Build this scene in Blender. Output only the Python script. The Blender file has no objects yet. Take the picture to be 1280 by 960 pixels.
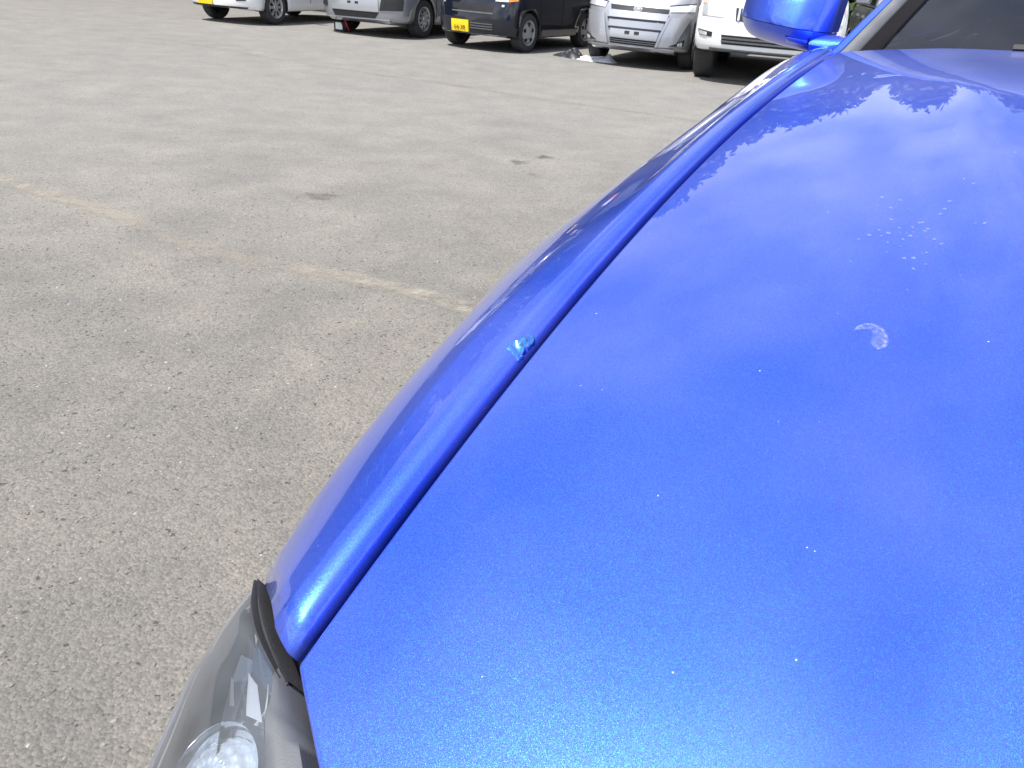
import bpy, bmesh, math, random
from math import sin, cos, pi, radians, sqrt, exp, atan2
from mathutils import Vector, Matrix
from mathutils.bvhtree import BVHTree

random.seed(7)
S = bpy.context.scene
COL = S.collection

# ------------------------------------------------------------------ camera
H = 1.27                                   # eye height
F, PITCH, ROLL = 1035.0, radians(27.0), radians(4.0)
fw = Vector((0, cos(PITCH), -sin(PITCH))); up0 = Vector((0, sin(PITCH), cos(PITCH))); rt0 = Vector((1, 0, 0))
RT = cos(ROLL) * rt0 + sin(ROLL) * up0
UP = -sin(ROLL) * rt0 + cos(ROLL) * up0
cam_d = bpy.data.cameras.new('camera'); cam = bpy.data.objects.new('camera', cam_d); COL.objects.link(cam)
cam_d.sensor_width = 36; cam_d.lens = 36 * F / 1280; cam_d.clip_start = 0.02; cam_d.clip_end = 3000
cam.matrix_world = Matrix(((RT.x, UP.x, -fw.x, 0), (RT.y, UP.y, -fw.y, 0), (RT.z, UP.z, -fw.z, H), (0, 0, 0, 1)))
S.camera = cam

# ------------------------------------------------------------------ sky, sun, exposure
SUN_EL, SUN_AZ = radians(66), radians(232)          # azimuth clockwise from +Y
W = bpy.data.worlds.new('World'); S.world = W; W.use_nodes = True
nt = W.node_tree; nt.nodes.clear()
def wn(t, **k):
    n = nt.nodes.new(t)
    for a, b in k.items(): setattr(n, a, b)
    return n
sky = wn('ShaderNodeTexSky', sky_type='NISHITA', sun_disc=False, sun_elevation=SUN_EL, sun_rotation=SUN_AZ)
sky.dust_density = 1.6; sky.air_density = 1.0
tc = wn('ShaderNodeTexCoord')
mp = wn('ShaderNodeMapping'); mp.inputs['Scale'].default_value = (1, 1, 1.7)
nz = wn('ShaderNodeTexNoise'); nz.inputs['Scale'].default_value = 2.2; nz.inputs['Detail'].default_value = 7; nz.inputs['Roughness'].default_value = 0.5
rmp = wn('ShaderNodeValToRGB'); rmp.color_ramp.elements[0].position = 0.38; rmp.color_ramp.elements[1].position = 0.80
mx = wn('ShaderNodeMix', data_type='RGBA')
mx.inputs[7].default_value = (12.5, 12.8, 13.4, 1)
bg = wn('ShaderNodeBackground'); bg.inputs['Strength'].default_value = 0.12
wo = wn('ShaderNodeOutputWorld')
L = nt.links.new
L(tc.outputs['Generated'], mp.inputs['Vector']); L(mp.outputs['Vector'], nz.inputs['Vector'])
sx_ = wn('ShaderNodeSeparateXYZ'); L(tc.outputs['Generated'], sx_.inputs['Vector'])      # heaped clouds thin out towards the zenith
el = wn('ShaderNodeMapRange'); el.inputs['From Min'].default_value = .35; el.inputs['From Max'].default_value = .85; el.inputs['To Min'].default_value = 1; el.inputs['To Max'].default_value = .38
L(sx_.outputs['Z'], el.inputs['Value']); cm = wn('ShaderNodeMath', operation='MULTIPLY')
L(nz.outputs['Fac'], rmp.inputs['Fac']); L(rmp.outputs['Color'], cm.inputs[0]); L(el.outputs['Result'], cm.inputs[1]); L(cm.outputs['Value'], mx.inputs[0])
L(sky.outputs['Color'], mx.inputs[6]); L(mx.outputs[2], bg.inputs['Color']); L(bg.outputs['Background'], wo.inputs['Surface'])
sd = bpy.data.lights.new('sun', 'SUN'); sd.energy = 4.4; sd.angle = radians(0.53); sd.color = (1, 0.955, 0.89)
sun = bpy.data.objects.new('sun', sd); COL.objects.link(sun)
sdir = Vector((sin(SUN_AZ) * cos(SUN_EL), cos(SUN_AZ) * cos(SUN_EL), sin(SUN_EL)))
sun.rotation_euler = sdir.to_track_quat('Z', 'Y').to_euler(); sun.location = (0, 0, 30)
S.view_settings.view_transform = 'Standard'; S.view_settings.look = 'None'; S.view_settings.exposure = 0.72; S.view_settings.gamma = 1.0
S.render.engine = 'CYCLES'
S.cycles.max_bounces = 8; S.cycles.transparent_max_bounces = 12

# ------------------------------------------------------------------ helpers
def G(x, y, z=0.0):
    """a point of the photograph (1280 wide) turned into the place it shows on the ground"""
    d = fw + RT * ((x - 640) / F) - UP * ((y - 480) / F)
    t = (z - H) / d.z
    return Vector((0, 0, H)) + d * t

def obj(name, verts, faces, mat, parent=None, smooth=True, sharp=38, mats=None, fm=None):
    me = bpy.data.meshes.new(name); me.from_pydata([tuple(v) for v in verts], [], faces); me.validate(); me.update()
    o = bpy.data.objects.new(name, me); COL.objects.link(o)
    if mat: me.materials.append(mat)
    if mats:
        for m in mats: me.materials.append(m)
    if fm:
        for p, i in zip(me.polygons, fm): p.material_index = i
    for p in me.polygons: p.use_smooth = smooth
    if smooth: me.set_sharp_from_angle(angle=radians(sharp))
    if parent: o.parent = parent
    return o

def fixn(o):
    bm = bmesh.new(); bm.from_mesh(o.data); bmesh.ops.remove_doubles(bm, verts=bm.verts, dist=1e-5)
    bmesh.ops.recalc_face_normals(bm, faces=bm.faces); bm.to_mesh(o.data); bm.free(); return o

def thing(name, label, cat, loc=(0, 0, 0), rz=0.0, group=None):
    o = bpy.data.objects.new(name, None); COL.objects.link(o); o.empty_display_size = 0.2
    o.location = loc; o.rotation_euler = (0, 0, rz)
    return tag(o, label, cat, group)

def tag(o, label, cat, group=None, kind=None):
    if label: o['label'] = label
    if cat: o['category'] = cat
    if group: o['group'] = group
    if kind: o['kind'] = kind
    return o

def bevel(o, w, seg=3, ang=30):
    m = o.modifiers.new('bevel', 'BEVEL'); m.width = w; m.segments = seg; m.limit_method = 'ANGLE'; m.angle_limit = radians(ang); m.harden_normals = True
    return o
def solid(o, t, off=-1):
    m = o.modifiers.new('solid', 'SOLIDIFY'); m.thickness = t; m.offset = off; return o

def gridf(nu, nv):
    return [(i * nv + j, i * nv + j + 1, (i + 1) * nv + j + 1, (i + 1) * nv + j) for i in range(nu - 1) for j in range(nv - 1)]

def boxv(x0, x1, y0, y1, z0, z1):
    v = [(x, y, z) for x in (x0, x1) for y in (y0, y1) for z in (z0, z1)]
    f = [(0, 1, 3, 2), (4, 6, 7, 5), (0, 4, 5, 1), (2, 3, 7, 6), (0, 2, 6, 4), (1, 5, 7, 3)]
    return v, f

def tubev(pts, r, n=8, cap=True):
    V, Fc = [], []
    P = [Vector(p) for p in pts]
    for i, p in enumerate(P):
        t = (P[min(i + 1, len(P) - 1)] - P[max(i - 1, 0)]).normalized()
        a = t.cross(Vector((0, 0, 1)))
        if a.length < 1e-3: a = t.cross(Vector((0, 1, 0)))
        a.normalize(); b = t.cross(a)
        rr = r[i] if isinstance(r, (list, tuple)) else r
        for k in range(n): V.append(p + (a * cos(2 * pi * k / n) + b * sin(2 * pi * k / n)) * rr)
    for i in range(len(P) - 1):
        for k in range(n): Fc.append((i * n + k, i * n + (k + 1) % n, (i + 1) * n + (k + 1) % n, (i + 1) * n + k))
    if cap: Fc += [tuple(range(n))[::-1], tuple(range((len(P) - 1) * n, len(P) * n))]
    return V, Fc

def lathex(prof, n=40, c=(0, 0, 0)):
    """profile of (x along the axle, radius) turned about an axle parallel to X"""
    V, Fc = [], []
    for x, r in prof:
        for k in range(n): V.append((c[0] + x, c[1] + r * cos(2 * pi * k / n), c[2] + r * sin(2 * pi * k / n)))
    for i in range(len(prof) - 1):
        for k in range(n): Fc.append((i * n + k, i * n + (k + 1) % n, (i + 1) * n + (k + 1) % n, (i + 1) * n + k))
    return V, Fc

def interp(tab, x):
    if x <= tab[0][0]:
        a, b = tab[0], tab[1]
    elif x >= tab[-1][0]:
        a, b = tab[-2], tab[-1]
    else:
        for a, b in zip(tab, tab[1:]):
            if a[0] <= x <= b[0]: break
    return a[1] + (b[1] - a[1]) * (x - a[0]) / (b[0] - a[0])

def sst(x): x = min(max(x, 0), 1); return x * x * (3 - 2 * x)
def catmull(P, t):
    """smooth curve through the points P, t in 0..1"""
    n = len(P) - 1; s = min(max(t, 0), 1) * n; i = min(int(s), n - 1); u = s - i
    p0, p1, p2, p3 = (Vector(P[max(i - 1, 0)]), Vector(P[i]), Vector(P[i + 1]), Vector(P[min(i + 2, n)]))
    return 0.5 * ((2 * p1) + (p2 - p0) * u + (2 * p0 - 5 * p1 + 4 * p2 - p3) * u * u + (3 * p1 - p0 - 3 * p2 + p3) * u ** 3)

# ------------------------------------------------------------------ materials
def mat(name):
    m = bpy.data.materials.new(name); m.use_nodes = True
    t = m.node_tree; b = t.nodes['Principled BSDF']
    return m, t, b
def N(t, typ, **k):
    n = t.nodes.new(typ)
    for a, v in k.items(): setattr(n, a, v)
    return n
def simple(name, col, rough=0.5, metal=0.0, coat=0.0, vary=0.12, scale=9.0, bump=0.0, bscale=200, coatr=0.05):
    m, t, b = mat(name)
    tcn = N(t, 'ShaderNodeTexCoord'); n = N(t, 'ShaderNodeTexNoise'); n.inputs['Scale'].default_value = scale; n.inputs['Detail'].default_value = 6
    t.links.new(tcn.outputs['Object'], n.inputs['Vector'])
    mr = N(t, 'ShaderNodeMapRange'); mr.inputs['From Min'].default_value = .3; mr.inputs['From Max'].default_value = .7
    mr.inputs['To Min'].default_value = 1 - vary; mr.inputs['To Max'].default_value = 1 + vary
    t.links.new(n.outputs['Fac'], mr.inputs['Value'])
    mxn = N(t, 'ShaderNodeMix', data_type='RGBA', blend_type='MULTIPLY'); mxn.inputs[0].default_value = 1; mxn.inputs[6].default_value = (*col, 1)
    t.links.new(mr.outputs['Result'], mxn.inputs[7]); t.links.new(mxn.outputs[2], b.inputs['Base Color'])
    b.inputs['Roughness'].default_value = rough; b.inputs['Metallic'].default_value = metal
    b.inputs['Coat Weight'].default_value = coat; b.inputs['Coat Roughness'].default_value = coatr
    if bump:
        n2 = N(t, 'ShaderNodeTexNoise'); n2.inputs['Scale'].default_value = bscale; t.links.new(tcn.outputs['Object'], n2.inputs['Vector'])
        bp = N(t, 'ShaderNodeBump'); bp.inputs['Strength'].default_value = bump; bp.inputs['Distance'].default_value = .002
        t.links.new(n2.outputs['Fac'], bp.inputs['Height']); t.links.new(bp.outputs['Normal'], b.inputs['Normal'])
    return m

def flake_paint(name, base, flake, rough=0.38, metal=0.75, dust=0.02, cell=4200.0):
    m, t, b = mat(name); l = t.links.new
    tcn = N(t, 'ShaderNodeTexCoord')
    v = N(t, 'ShaderNodeTexVoronoi'); v.inputs['Scale'].default_value = cell; l(tcn.outputs['Object'], v.inputs['Vector'])
    sep = N(t, 'ShaderNodeSeparateColor'); l(v.outputs['Color'], sep.inputs['Color'])
    pw = N(t, 'ShaderNodeMath', operation='POWER'); pw.inputs[1].default_value = 6; l(sep.outputs['Red'], pw.inputs[0])
    mc = N(t, 'ShaderNodeMix', data_type='RGBA'); mc.inputs[6].default_value = (*base, 1); mc.inputs[7].default_value = (*flake, 1)
    l(pw.outputs['Value'], mc.inputs[0])
    # fine dust lying on the lacquer
    v2 = N(t, 'ShaderNodeTexVoronoi'); v2.inputs['Scale'].default_value = 90; l(tcn.outputs['Object'], v2.inputs['Vector'])
    s2 = N(t, 'ShaderNodeSeparateColor'); l(v2.outputs['Color'], s2.inputs['Color'])
    th = N(t, 'ShaderNodeMath', operation='MULTIPLY'); th.inputs[1].default_value = 0.07
    pw2 = N(t, 'ShaderNodeMath', operation='POWER'); pw2.inputs[1].default_value = 5; l(s2.outputs['Green'], pw2.inputs[0]); l(pw2.outputs['Value'], th.inputs[0])
    lt = N(t, 'ShaderNodeMath', operation='LESS_THAN'); l(v2.outputs['Distance'], lt.inputs[0]); l(th.outputs['Value'], lt.inputs[1])
    n3 = N(t, 'ShaderNodeTexNoise'); n3.inputs['Scale'].default_value = 4.5; n3.inputs['Detail'].default_value = 5; l(tcn.outputs['Object'], n3.inputs['Vector'])
    mr = N(t, 'ShaderNodeMapRange'); mr.inputs['From Min'].default_value = .35; mr.inputs['From Max'].default_value = .75; mr.inputs['To Min'].default_value = dust * .4; mr.inputs['To Max'].default_value = dust * 2
    l(n3.outputs['Fac'], mr.inputs['Value'])
    mxv = N(t, 'ShaderNodeMath', operation='MAXIMUM'); 
    sc = N(t, 'ShaderNodeMath', operation='MULTIPLY'); sc.inputs[1].default_value = 0.42; l(lt.outputs['Value'], sc.inputs[0])
    l(sc.outputs['Value'], mxv.inputs[0]); l(mr.outputs['Result'], mxv.inputs[1])
    # flake normals
    sub = N(t, 'ShaderNodeVectorMath', operation='SUBTRACT'); sub.inputs[1].default_value = (.5, .5, .5); l(v.outputs['Color'], sub.inputs[0])
    mul = N(t, 'ShaderNodeVectorMath', operation='SCALE'); mul.inputs['Scale'].default_value = 0.16; l(sub.outputs['Vector'], mul.inputs[0])
    geo = N(t, 'ShaderNodeNewGeometry'); add = N(t, 'ShaderNodeVectorMath', operation='ADD'); l(geo.outputs['Normal'], add.inputs[0]); l(mul.outputs['Vector'], add.inputs[1])
    nn = N(t, 'ShaderNodeVectorMath', operation='NORMALIZE'); l(add.outputs['Vector'], nn.inputs[0]); l(nn.outputs['Vector'], b.inputs['Normal'])
    l(mc.outputs[2], b.inputs['Base Color'])
    b.inputs['Metallic'].default_value = metal; b.inputs['Roughness'].default_value = rough
    b.inputs['Coat Weight'].default_value = 1.0; b.inputs['Coat Roughness'].default_value = 0.012; b.inputs['Coat IOR'].default_value = 1.55
    d = N(t, 'ShaderNodeBsdfDiffuse'); d.inputs['Color'].default_value = (.72, .72, .70, 1)
    ms = N(t, 'ShaderNodeMixShader'); l(mxv.outputs['Value'], ms.inputs['Fac']); l(b.outputs['BSDF'], ms.inputs[1]); l(d.outputs['BSDF'], ms.inputs[2])
    l(ms.outputs['Shader'], t.nodes['Material Output'].inputs['Surface'])
    return m

def clear(name, tint=(1, 1, 1), rough=0.0, ior=1.5, dust=0.03):
    m, t, b = mat(name); l = t.links.new; t.nodes.remove(b)
    tr = N(t, 'ShaderNodeBsdfTransparent'); tr.inputs['Color'].default_value = (*tint, 1)
    gl = N(t, 'ShaderNodeBsdfGlossy'); gl.inputs['Roughness'].default_value = rough; gl.inputs['Color'].default_value = (1, 1, 1, 1)
    fr = N(t, 'ShaderNodeFresnel'); fr.inputs['IOR'].default_value = ior
    ms = N(t, 'ShaderNodeMixShader'); l(fr.outputs['Fac'], ms.inputs['Fac']); l(tr.outputs['BSDF'], ms.inputs[1]); l(gl.outputs['BSDF'], ms.inputs[2])
    d = N(t, 'ShaderNodeBsdfDiffuse'); d.inputs['Color'].default_value = (.52, .56, .62, 1)
    n = N(t, 'ShaderNodeTexNoise'); n.inputs['Scale'].default_value = 14; tcn = N(t, 'ShaderNodeTexCoord'); l(tcn.outputs['Object'], n.inputs['Vector'])
    mu = N(t, 'ShaderNodeMath', operation='MULTIPLY'); mu.inputs[1].default_value = dust * 2; l(n.outputs['Fac'], mu.inputs[0])
    m2 = N(t, 'ShaderNodeMixShader'); l(mu.outputs['Value'], m2.inputs['Fac']); l(ms.outputs['Shader'], m2.inputs[1]); l(d.outputs['BSDF'], m2.inputs[2])
    l(m2.outputs['Shader'], t.nodes['Material Output'].inputs['Surface'])
    return m

M = {}
M['blue'] = flake_paint('blue_metallic_paint', (0.016, 0.060, 0.76), (0.04, 0.34, 1.0), rough=.36, dust=.026)
M['silver'] = simple('silver_paint', (0.27, 0.28, 0.30), .36, .45, 1, .04, 3)
M['silver_bright'] = simple('bright_silver_trim', (0.34, 0.35, 0.38), .32, .5, 1, .03, 3)
M['white'] = simple('white_paint', (0.72, 0.72, 0.72), .4, 0, 1, .02, 3)
M['black'] = simple('black_paint', (0.006, 0.008, 0.016), .35, .0, 1, .1, 3); M['black'].node_tree.nodes['Principled BSDF'].inputs['Specular IOR Level'].default_value = .1
M['plastic'] = simple('black_plastic', (0.022, 0.022, 0.024), .55, 0, 0, .2, 20, .15, 700)
M['grey_plastic'] = simple('dusty_grey_plastic', (0.095, 0.10, 0.112), .5, 0, .15, .18, 16, .1, 900, .3)
M['plastic'].node_tree.nodes['Principled BSDF'].inputs['Specular IOR Level'].default_value = .25
M['dark'] = simple('dark_void', (0.008, 0.008, 0.009), .8)
M['rubber'] = simple('tyre_rubber', (0.030, 0.030, 0.031), .8, 0, 0, .2, 14, .4, 120)
M['rubber_dusty'] = simple('weathered_rubber', (0.034, 0.035, 0.040), .75, 0, 0, .15, 40, .3, 600)
M['alloy'] = simple('wheel_alloy', (0.42, 0.43, 0.44), .35, .7, .2, .1, 12)
M['cap'] = simple('grey_wheel_cap', (0.33, 0.33, 0.34), .45, .3, .1, .1, 12)
M['chrome'] = simple('chrome', (0.85, 0.86, 0.88), .08, 1, 0, .03, 8)
M['chrome_soft'] = simple('satin_reflector', (0.50, 0.54, 0.60), .42, .35, 0, .06, 18)
M['glass_dark'] = simple('tinted_glass', (0.018, 0.022, 0.026), .05, 0, 1, .1, 3)
M['yellow'] = simple('yellow_plate', (0.86, 0.60, 0.01), .45, 0, .2, .05, 6)
M['ink'] = simple('plate_ink', (0.16, 0.10, 0.012), .6)
M['amber'] = simple('amber_lens', (0.85, 0.23, 0.02), .15, 0, 1, .08, 40)
M['amber_pale'] = simple('faded_amber_lens', (.62, .42, .34), .2, 0, .8)
M['lamp'] = simple('lamp_lens', (0.74, 0.77, 0.80), .12, .55, 1, .12, 60)
M['lens'] = clear('headlight_polycarbonate', (.95, .97, .99), .02, 1.56, .11)
M['windscreen'] = clear('windscreen_glass', (.38, .56, .72), 0.0, 1.50, .012)
M['red'] = simple('red_rubber', (0.42, 0.02, 0.03), .5)
M['label'] = simple('paper_label', (0.78, 0.79, 0.78), .7)
M['bag_white'] = simple('white_polythene', (0.62, 0.63, 0.66), .3, 0, .2, .1, 12)
M['bag_black'] = simple('black_polythene', (0.018, 0.020, 0.026), .5, 0, .2, .2, 14)
M['primer'] = simple('bare_chipped_metal', (0.10, 0.36, 0.85), .20, .9, 1, .2, 120)
M['seal'] = simple('black_seal', (.010, .010, .012), .9); M['seal'].node_tree.nodes['Principled BSDF'].inputs['Specular IOR Level'].default_value = .1
M['navy'] = simple('deep_blue_bezel', (.020, .040, .085), .18, .2, .6, .2, 40)
M['housing'] = simple('lamp_housing_blue_grey', (.055, .075, .105), .4, 0, .2, .15, 20)
M['dome'] = simple('pebbled_lamp_glass', (.36, .42, .50), .12, .35, .6, .12, 80)

# ------------------------------------------------------------------ ground
def asphalt():
    m, t, b = mat('weathered_asphalt'); l = t.links.new
    tcn = N(t, 'ShaderNodeTexCoord'); P = tcn.outputs['Object']
    def noise(s, d=5, r=.55, dis=0):
        n = N(t, 'ShaderNodeTexNoise'); n.inputs['Scale'].default_value = s; n.inputs['Detail'].default_value = d; n.inputs['Roughness'].default_value = r
        n.inputs['Distortion'].default_value = dis; l(P, n.inputs['Vector']); return n.outputs['Fac']
    def ramp(f, p0, p1, c0, c1):
        r = N(t, 'ShaderNodeValToRGB'); r.color_ramp.elements[0].position = p0; r.color_ramp.elements[1].position = p1
        r.color_ramp.elements[0].color = (*c0, 1); r.color_ramp.elements[1].color = (*c1, 1); l(f, r.inputs['Fac']); return r.outputs['Color']
    def mix(f, a, c, mode='MIX', fac=None):
        n = N(t, 'ShaderNodeMix', data_type='RGBA', blend_type=mode)
        if f is not None: l(f, n.inputs[0])
        else: n.inputs[0].default_value = fac
        if isinstance(a, tuple): n.inputs[6].default_value = (*a, 1)
        else: l(a, n.inputs[6])
        if isinstance(c, tuple): n.inputs[7].default_value = (*c, 1)
        else: l(c, n.inputs[7])
        return n.outputs[2]
    big = ramp(noise(.75, 7, .66, .8), .36, .62, (.142, .138, .129), (.184, .174, .155))
    dl = N(t, 'ShaderNodeVectorMath', operation='LENGTH'); l(P, dl.inputs[0])      # distant ground painted paler and cooler in place of haze and grazing glare
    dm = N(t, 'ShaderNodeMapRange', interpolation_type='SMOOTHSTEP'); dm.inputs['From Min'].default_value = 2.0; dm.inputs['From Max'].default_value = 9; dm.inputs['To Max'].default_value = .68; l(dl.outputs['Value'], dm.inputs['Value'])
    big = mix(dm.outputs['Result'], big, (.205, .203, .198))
    mid = ramp(noise(2.6, 7, .62), .30, .72, (.84, .84, .85), (1.12, 1.11, 1.09))
    c = mix(None, big, mid, 'MULTIPLY', 1)
    # aggregate: every stone its own tone
    vo = N(t, 'ShaderNodeTexVoronoi'); vo.inputs['Scale'].default_value = 135; l(P, vo.inputs['Vector'])
    sep = N(t, 'ShaderNodeSeparateColor'); l(vo.outputs['Color'], sep.inputs['Color'])
    st = ramp(sep.outputs['Red'], 0, 1, (.62, .63, .66), (1.40, 1.36, 1.28))
    c = mix(None, c, st, 'MULTIPLY', .60)
    fine = ramp(noise(420, 3, .7), .25, .78, (.62, .62, .62), (1.36, 1.35, 1.32))
    c = mix(None, c, fine, 'MULTIPLY', .55)
    # pale chips
    v2 = N(t, 'ShaderNodeTexVoronoi'); v2.inputs['Scale'].default_value = 42; l(P, v2.inputs['Vector'])
    s2 = N(t, 'ShaderNodeSeparateColor'); l(v2.outputs['Color'], s2.inputs['Color'])
    p2 = N(t, 'ShaderNodeMath', operation='POWER'); p2.inputs[1].default_value = 14; l(s2.outputs['Red'], p2.inputs[0])
    m2 = N(t, 'ShaderNodeMath', operation='MULTIPLY'); m2.inputs[1].default_value = .20; l(p2.outputs['Value'], m2.inputs[0])
    lt = N(t, 'ShaderNodeMath', operation='LESS_THAN'); l(v2.outputs['Distance'], lt.inputs[0]); l(m2.outputs['Value'], lt.inputs[1])
    c = mix(lt.outputs['Value'], c, (.36, .35, .33))
    # tar-dark pits
    v3 = N(t, 'ShaderNodeTexVoronoi'); v3.inputs['Scale'].default_value = 48
    nd = N(t, 'ShaderNodeTexNoise'); nd.inputs['Scale'].default_value = 90; nd.inputs['Detail'].default_value = 3; l(P, nd.inputs['Vector'])
    ns = N(t, 'ShaderNodeVectorMath', operation='SUBTRACT'); ns.inputs[1].default_value = (.5, .5, .5); l(nd.outputs['Color'], ns.inputs[0])
    nm = N(t, 'ShaderNodeVectorMath', operation='SCALE'); nm.inputs['Scale'].default_value = .030; l(ns.outputs['Vector'], nm.inputs[0])
    na = N(t, 'ShaderNodeVectorMath', operation='ADD'); l(P, na.inputs[0]); l(nm.outputs['Vector'], na.inputs[1]); l(na.outputs['Vector'], v3.inputs['Vector']); l(na.outputs['Vector'], v2.inputs['Vector'])
    s3 = N(t, 'ShaderNodeSeparateColor'); l(v3.outputs['Color'], s3.inputs['Color'])
    p3 = N(t, 'ShaderNodeMath', operation='POWER'); p3.inputs[1].default_value = 6; l(s3.outputs['Blue'], p3.inputs[0])
    m3 = N(t, 'ShaderNodeMath', operation='MULTIPLY'); m3.inputs[1].default_value = .28; l(p3.outputs['Value'], m3.inputs[0])
    l3 = N(t, 'ShaderNodeMath', operation='LESS_THAN'); l(v3.outputs['Distance'], l3.inputs[0]); l(m3.outputs['Value'], l3.inputs[1])
    c = mix(l3.outputs['Value'], c, (.055, .052, .05))
    l(c, b.inputs['Base Color']); b.inputs['Roughness'].default_value = .78; b.inputs['Specular IOR Level'].default_value = .5
    # relief
    a1 = N(t, 'ShaderNodeMath', operation='MULTIPLY'); a1.inputs[1].default_value = -.9; l(vo.outputs['Distance'], a1.inputs[0])
    a2 = N(t, 'ShaderNodeMath', operation='ADD'); l(a1.outputs['Value'], a2.inputs[0]); l(noise(150, 6, .7), a2.inputs[1])
    a3 = N(t, 'ShaderNodeMath', operation='SUBTRACT'); l(a2.outputs['Value'], a3.inputs[0]); l(l3.outputs['Value'], a3.inputs[1])
    ln = N(t, 'ShaderNodeVectorMath', operation='LENGTH'); l(P, ln.inputs[0])       # the middle of the lot is worn smoother
    ml = N(t, 'ShaderNodeMapRange'); ml.inputs['From Min'].default_value = 1.5; ml.inputs['From Max'].default_value = 7; ml.inputs['To Min'].default_value = .60; ml.inputs['To Max'].default_value = .18; l(ln.outputs['Value'], ml.inputs['Value'])
    bp = N(t, 'ShaderNodeBump'); l(ml.outputs['Result'], bp.inputs['Strength']); bp.inputs['Distance'].default_value = .006
    l(a3.outputs['Value'], bp.inputs['Height']); l(bp.outputs['Normal'], b.inputs['Normal'])
    return m
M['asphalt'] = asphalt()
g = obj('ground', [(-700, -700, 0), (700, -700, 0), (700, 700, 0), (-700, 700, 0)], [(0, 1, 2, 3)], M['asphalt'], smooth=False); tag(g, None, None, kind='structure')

def worn(name, col, cover, scale, edge=0.0):
    m, t, b = mat(name); l = t.links.new
    tcn = N(t, 'ShaderNodeTexCoord'); n = N(t, 'ShaderNodeTexNoise'); n.inputs['Scale'].default_value = scale; n.inputs['Detail'].default_value = 8; n.inputs['Roughness'].default_value = .7
    l(tcn.outputs['Object'], n.inputs['Vector'])
    at = N(t, 'ShaderNodeAttribute'); at.attribute_name = 'fade'
    mr = N(t, 'ShaderNodeMapRange'); mr.inputs['From Min'].default_value = .36; mr.inputs['From Max'].default_value = .66; mr.inputs['To Min'].default_value = 0; mr.inputs['To Max'].default_value = cover
    l(n.outputs['Fac'], mr.inputs['Value'])
    mu = N(t, 'ShaderNodeMath', operation='MULTIPLY'); l(mr.outputs['Result'], mu.inputs[0]); l(at.outputs['Fac'], mu.inputs[1])
    n2 = N(t, 'ShaderNodeTexNoise'); n2.inputs['Scale'].default_value = 300; l(tcn.outputs['Object'], n2.inputs['Vector'])
    mxn = N(t, 'ShaderNodeMix', data_type='RGBA'); mxn.inputs[6].default_value = (*[c * .8 for c in col], 1); mxn.inputs[7].default_value = (*[min(1, c * 1.2) for c in col], 1); l(n2.outputs['Fac'], mxn.inputs[0])
    l(mxn.outputs[2], b.inputs['Base Color']); b.inputs['Roughness'].default_value = .9; l(mu.outputs['Value'], b.inputs['Alpha'])
    return m
def strip(name, pts, w, m, z=.004, prof=(0, .8, 1, .8, 0), along=((0, 1), (1, 1))):
    """painted strip lying on the ground; 'fade' is how much paint is left across its width"""
    V, fd = [], []; n = len(prof)
    for i, p in enumerate(pts):
        t = (pts[min(i + 1, len(pts) - 1)] - pts[max(i - 1, 0)]).normalized(); s = Vector((t.y, -t.x, 0))
        for j in range(n): V.append((p.x + s.x * w * (j / (n - 1) - .5), p.y + s.y * w * (j / (n - 1) - .5), z)); fd.append(prof[j] * interp(along, i / (len(pts) - 1)))
    o = obj(name, V, gridf(len(pts), n), m, smooth=False)
    a = o.data.attributes.new('fade', 'FLOAT', 'POINT'); a.data.foreach_set('value', fd)
    return o
M['paint_y'] = worn('faded_yellow_paint', (.36, .325, .265), .60, 8.0)
M['paint_y2'] = worn('faded_far_paint', (.27, .245, .19), .45, 2.2)
M['oil'] = worn('oil_stain', (.05, .047, .045), .5, 7.0)
def dense(P, k=6):
    return [P[i].lerp(P[i + 1], j / k) for i in range(len(P) - 1) for j in range(k)] + [P[-1]]
l1 = [G(-160, 170), G(0, 224), G(130, 264), G(270, 318), G(420, 344), G(510, 364), G(605, 391), G(760, 440)]
tag(strip('painted_line', dense(l1), .15, M['paint_y'], along=((0, 1.2), (.25, 1.1), (.36, .75), (.50, .5), (.58, 1.1), (.85, 1.5), (1, 1.2))), None, None, kind='structure')
l2 = [G(180, 46), G(270, 60), G(360, 76), G(470, 93), G(560, 105), G(640, 118), G(800, 141), G(930, 160)]
tag(strip('painted_line', dense(l2), .20, M['paint_y2'], along=((0, .5), (.2, 1), (.4, .4), (.6, 1.2), (.75, .5), (.9, 1), (1, .6))), None, None, kind='structure')
def stain(px, py, rx, ry, rz=0):
    c = G(px, py); V = [(c.x, c.y, .005)]; fd = [1.0]
    for k in range(20):
        a = 2 * pi * k / 20; w = 1 + .25 * sin(3 * a + px) + .15 * sin(5 * a)
        for f, q in ((.55, .95), (1, 0)):
            x, y = rx * w * f * cos(a), ry * w * f * sin(a)
            V.append((c.x + x * cos(rz) - y * sin(rz), c.y + x * sin(rz) + y * cos(rz), .005)); fd.append(q)
    Fc = []
    for k in range(20):
        a, b_ = 1 + 2 * k, 1 + 2 * ((k + 1) % 20); Fc += [(0, a, b_), (a, a + 1, b_ + 1, b_)]
    o = obj('oil_stain', V, Fc, M['oil'], smooth=False); a = o.data.attributes.new('fade', 'FLOAT', 'POINT'); a.data.foreach_set('value', fd)
    return tag(o, None, None, kind='structure')
stain(649, 203.5, .085, .085, .4); stain(682, 197, .085, .07, .3); stain(402, 246, .11, .09); stain(664, 218, .035, .035)

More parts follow.
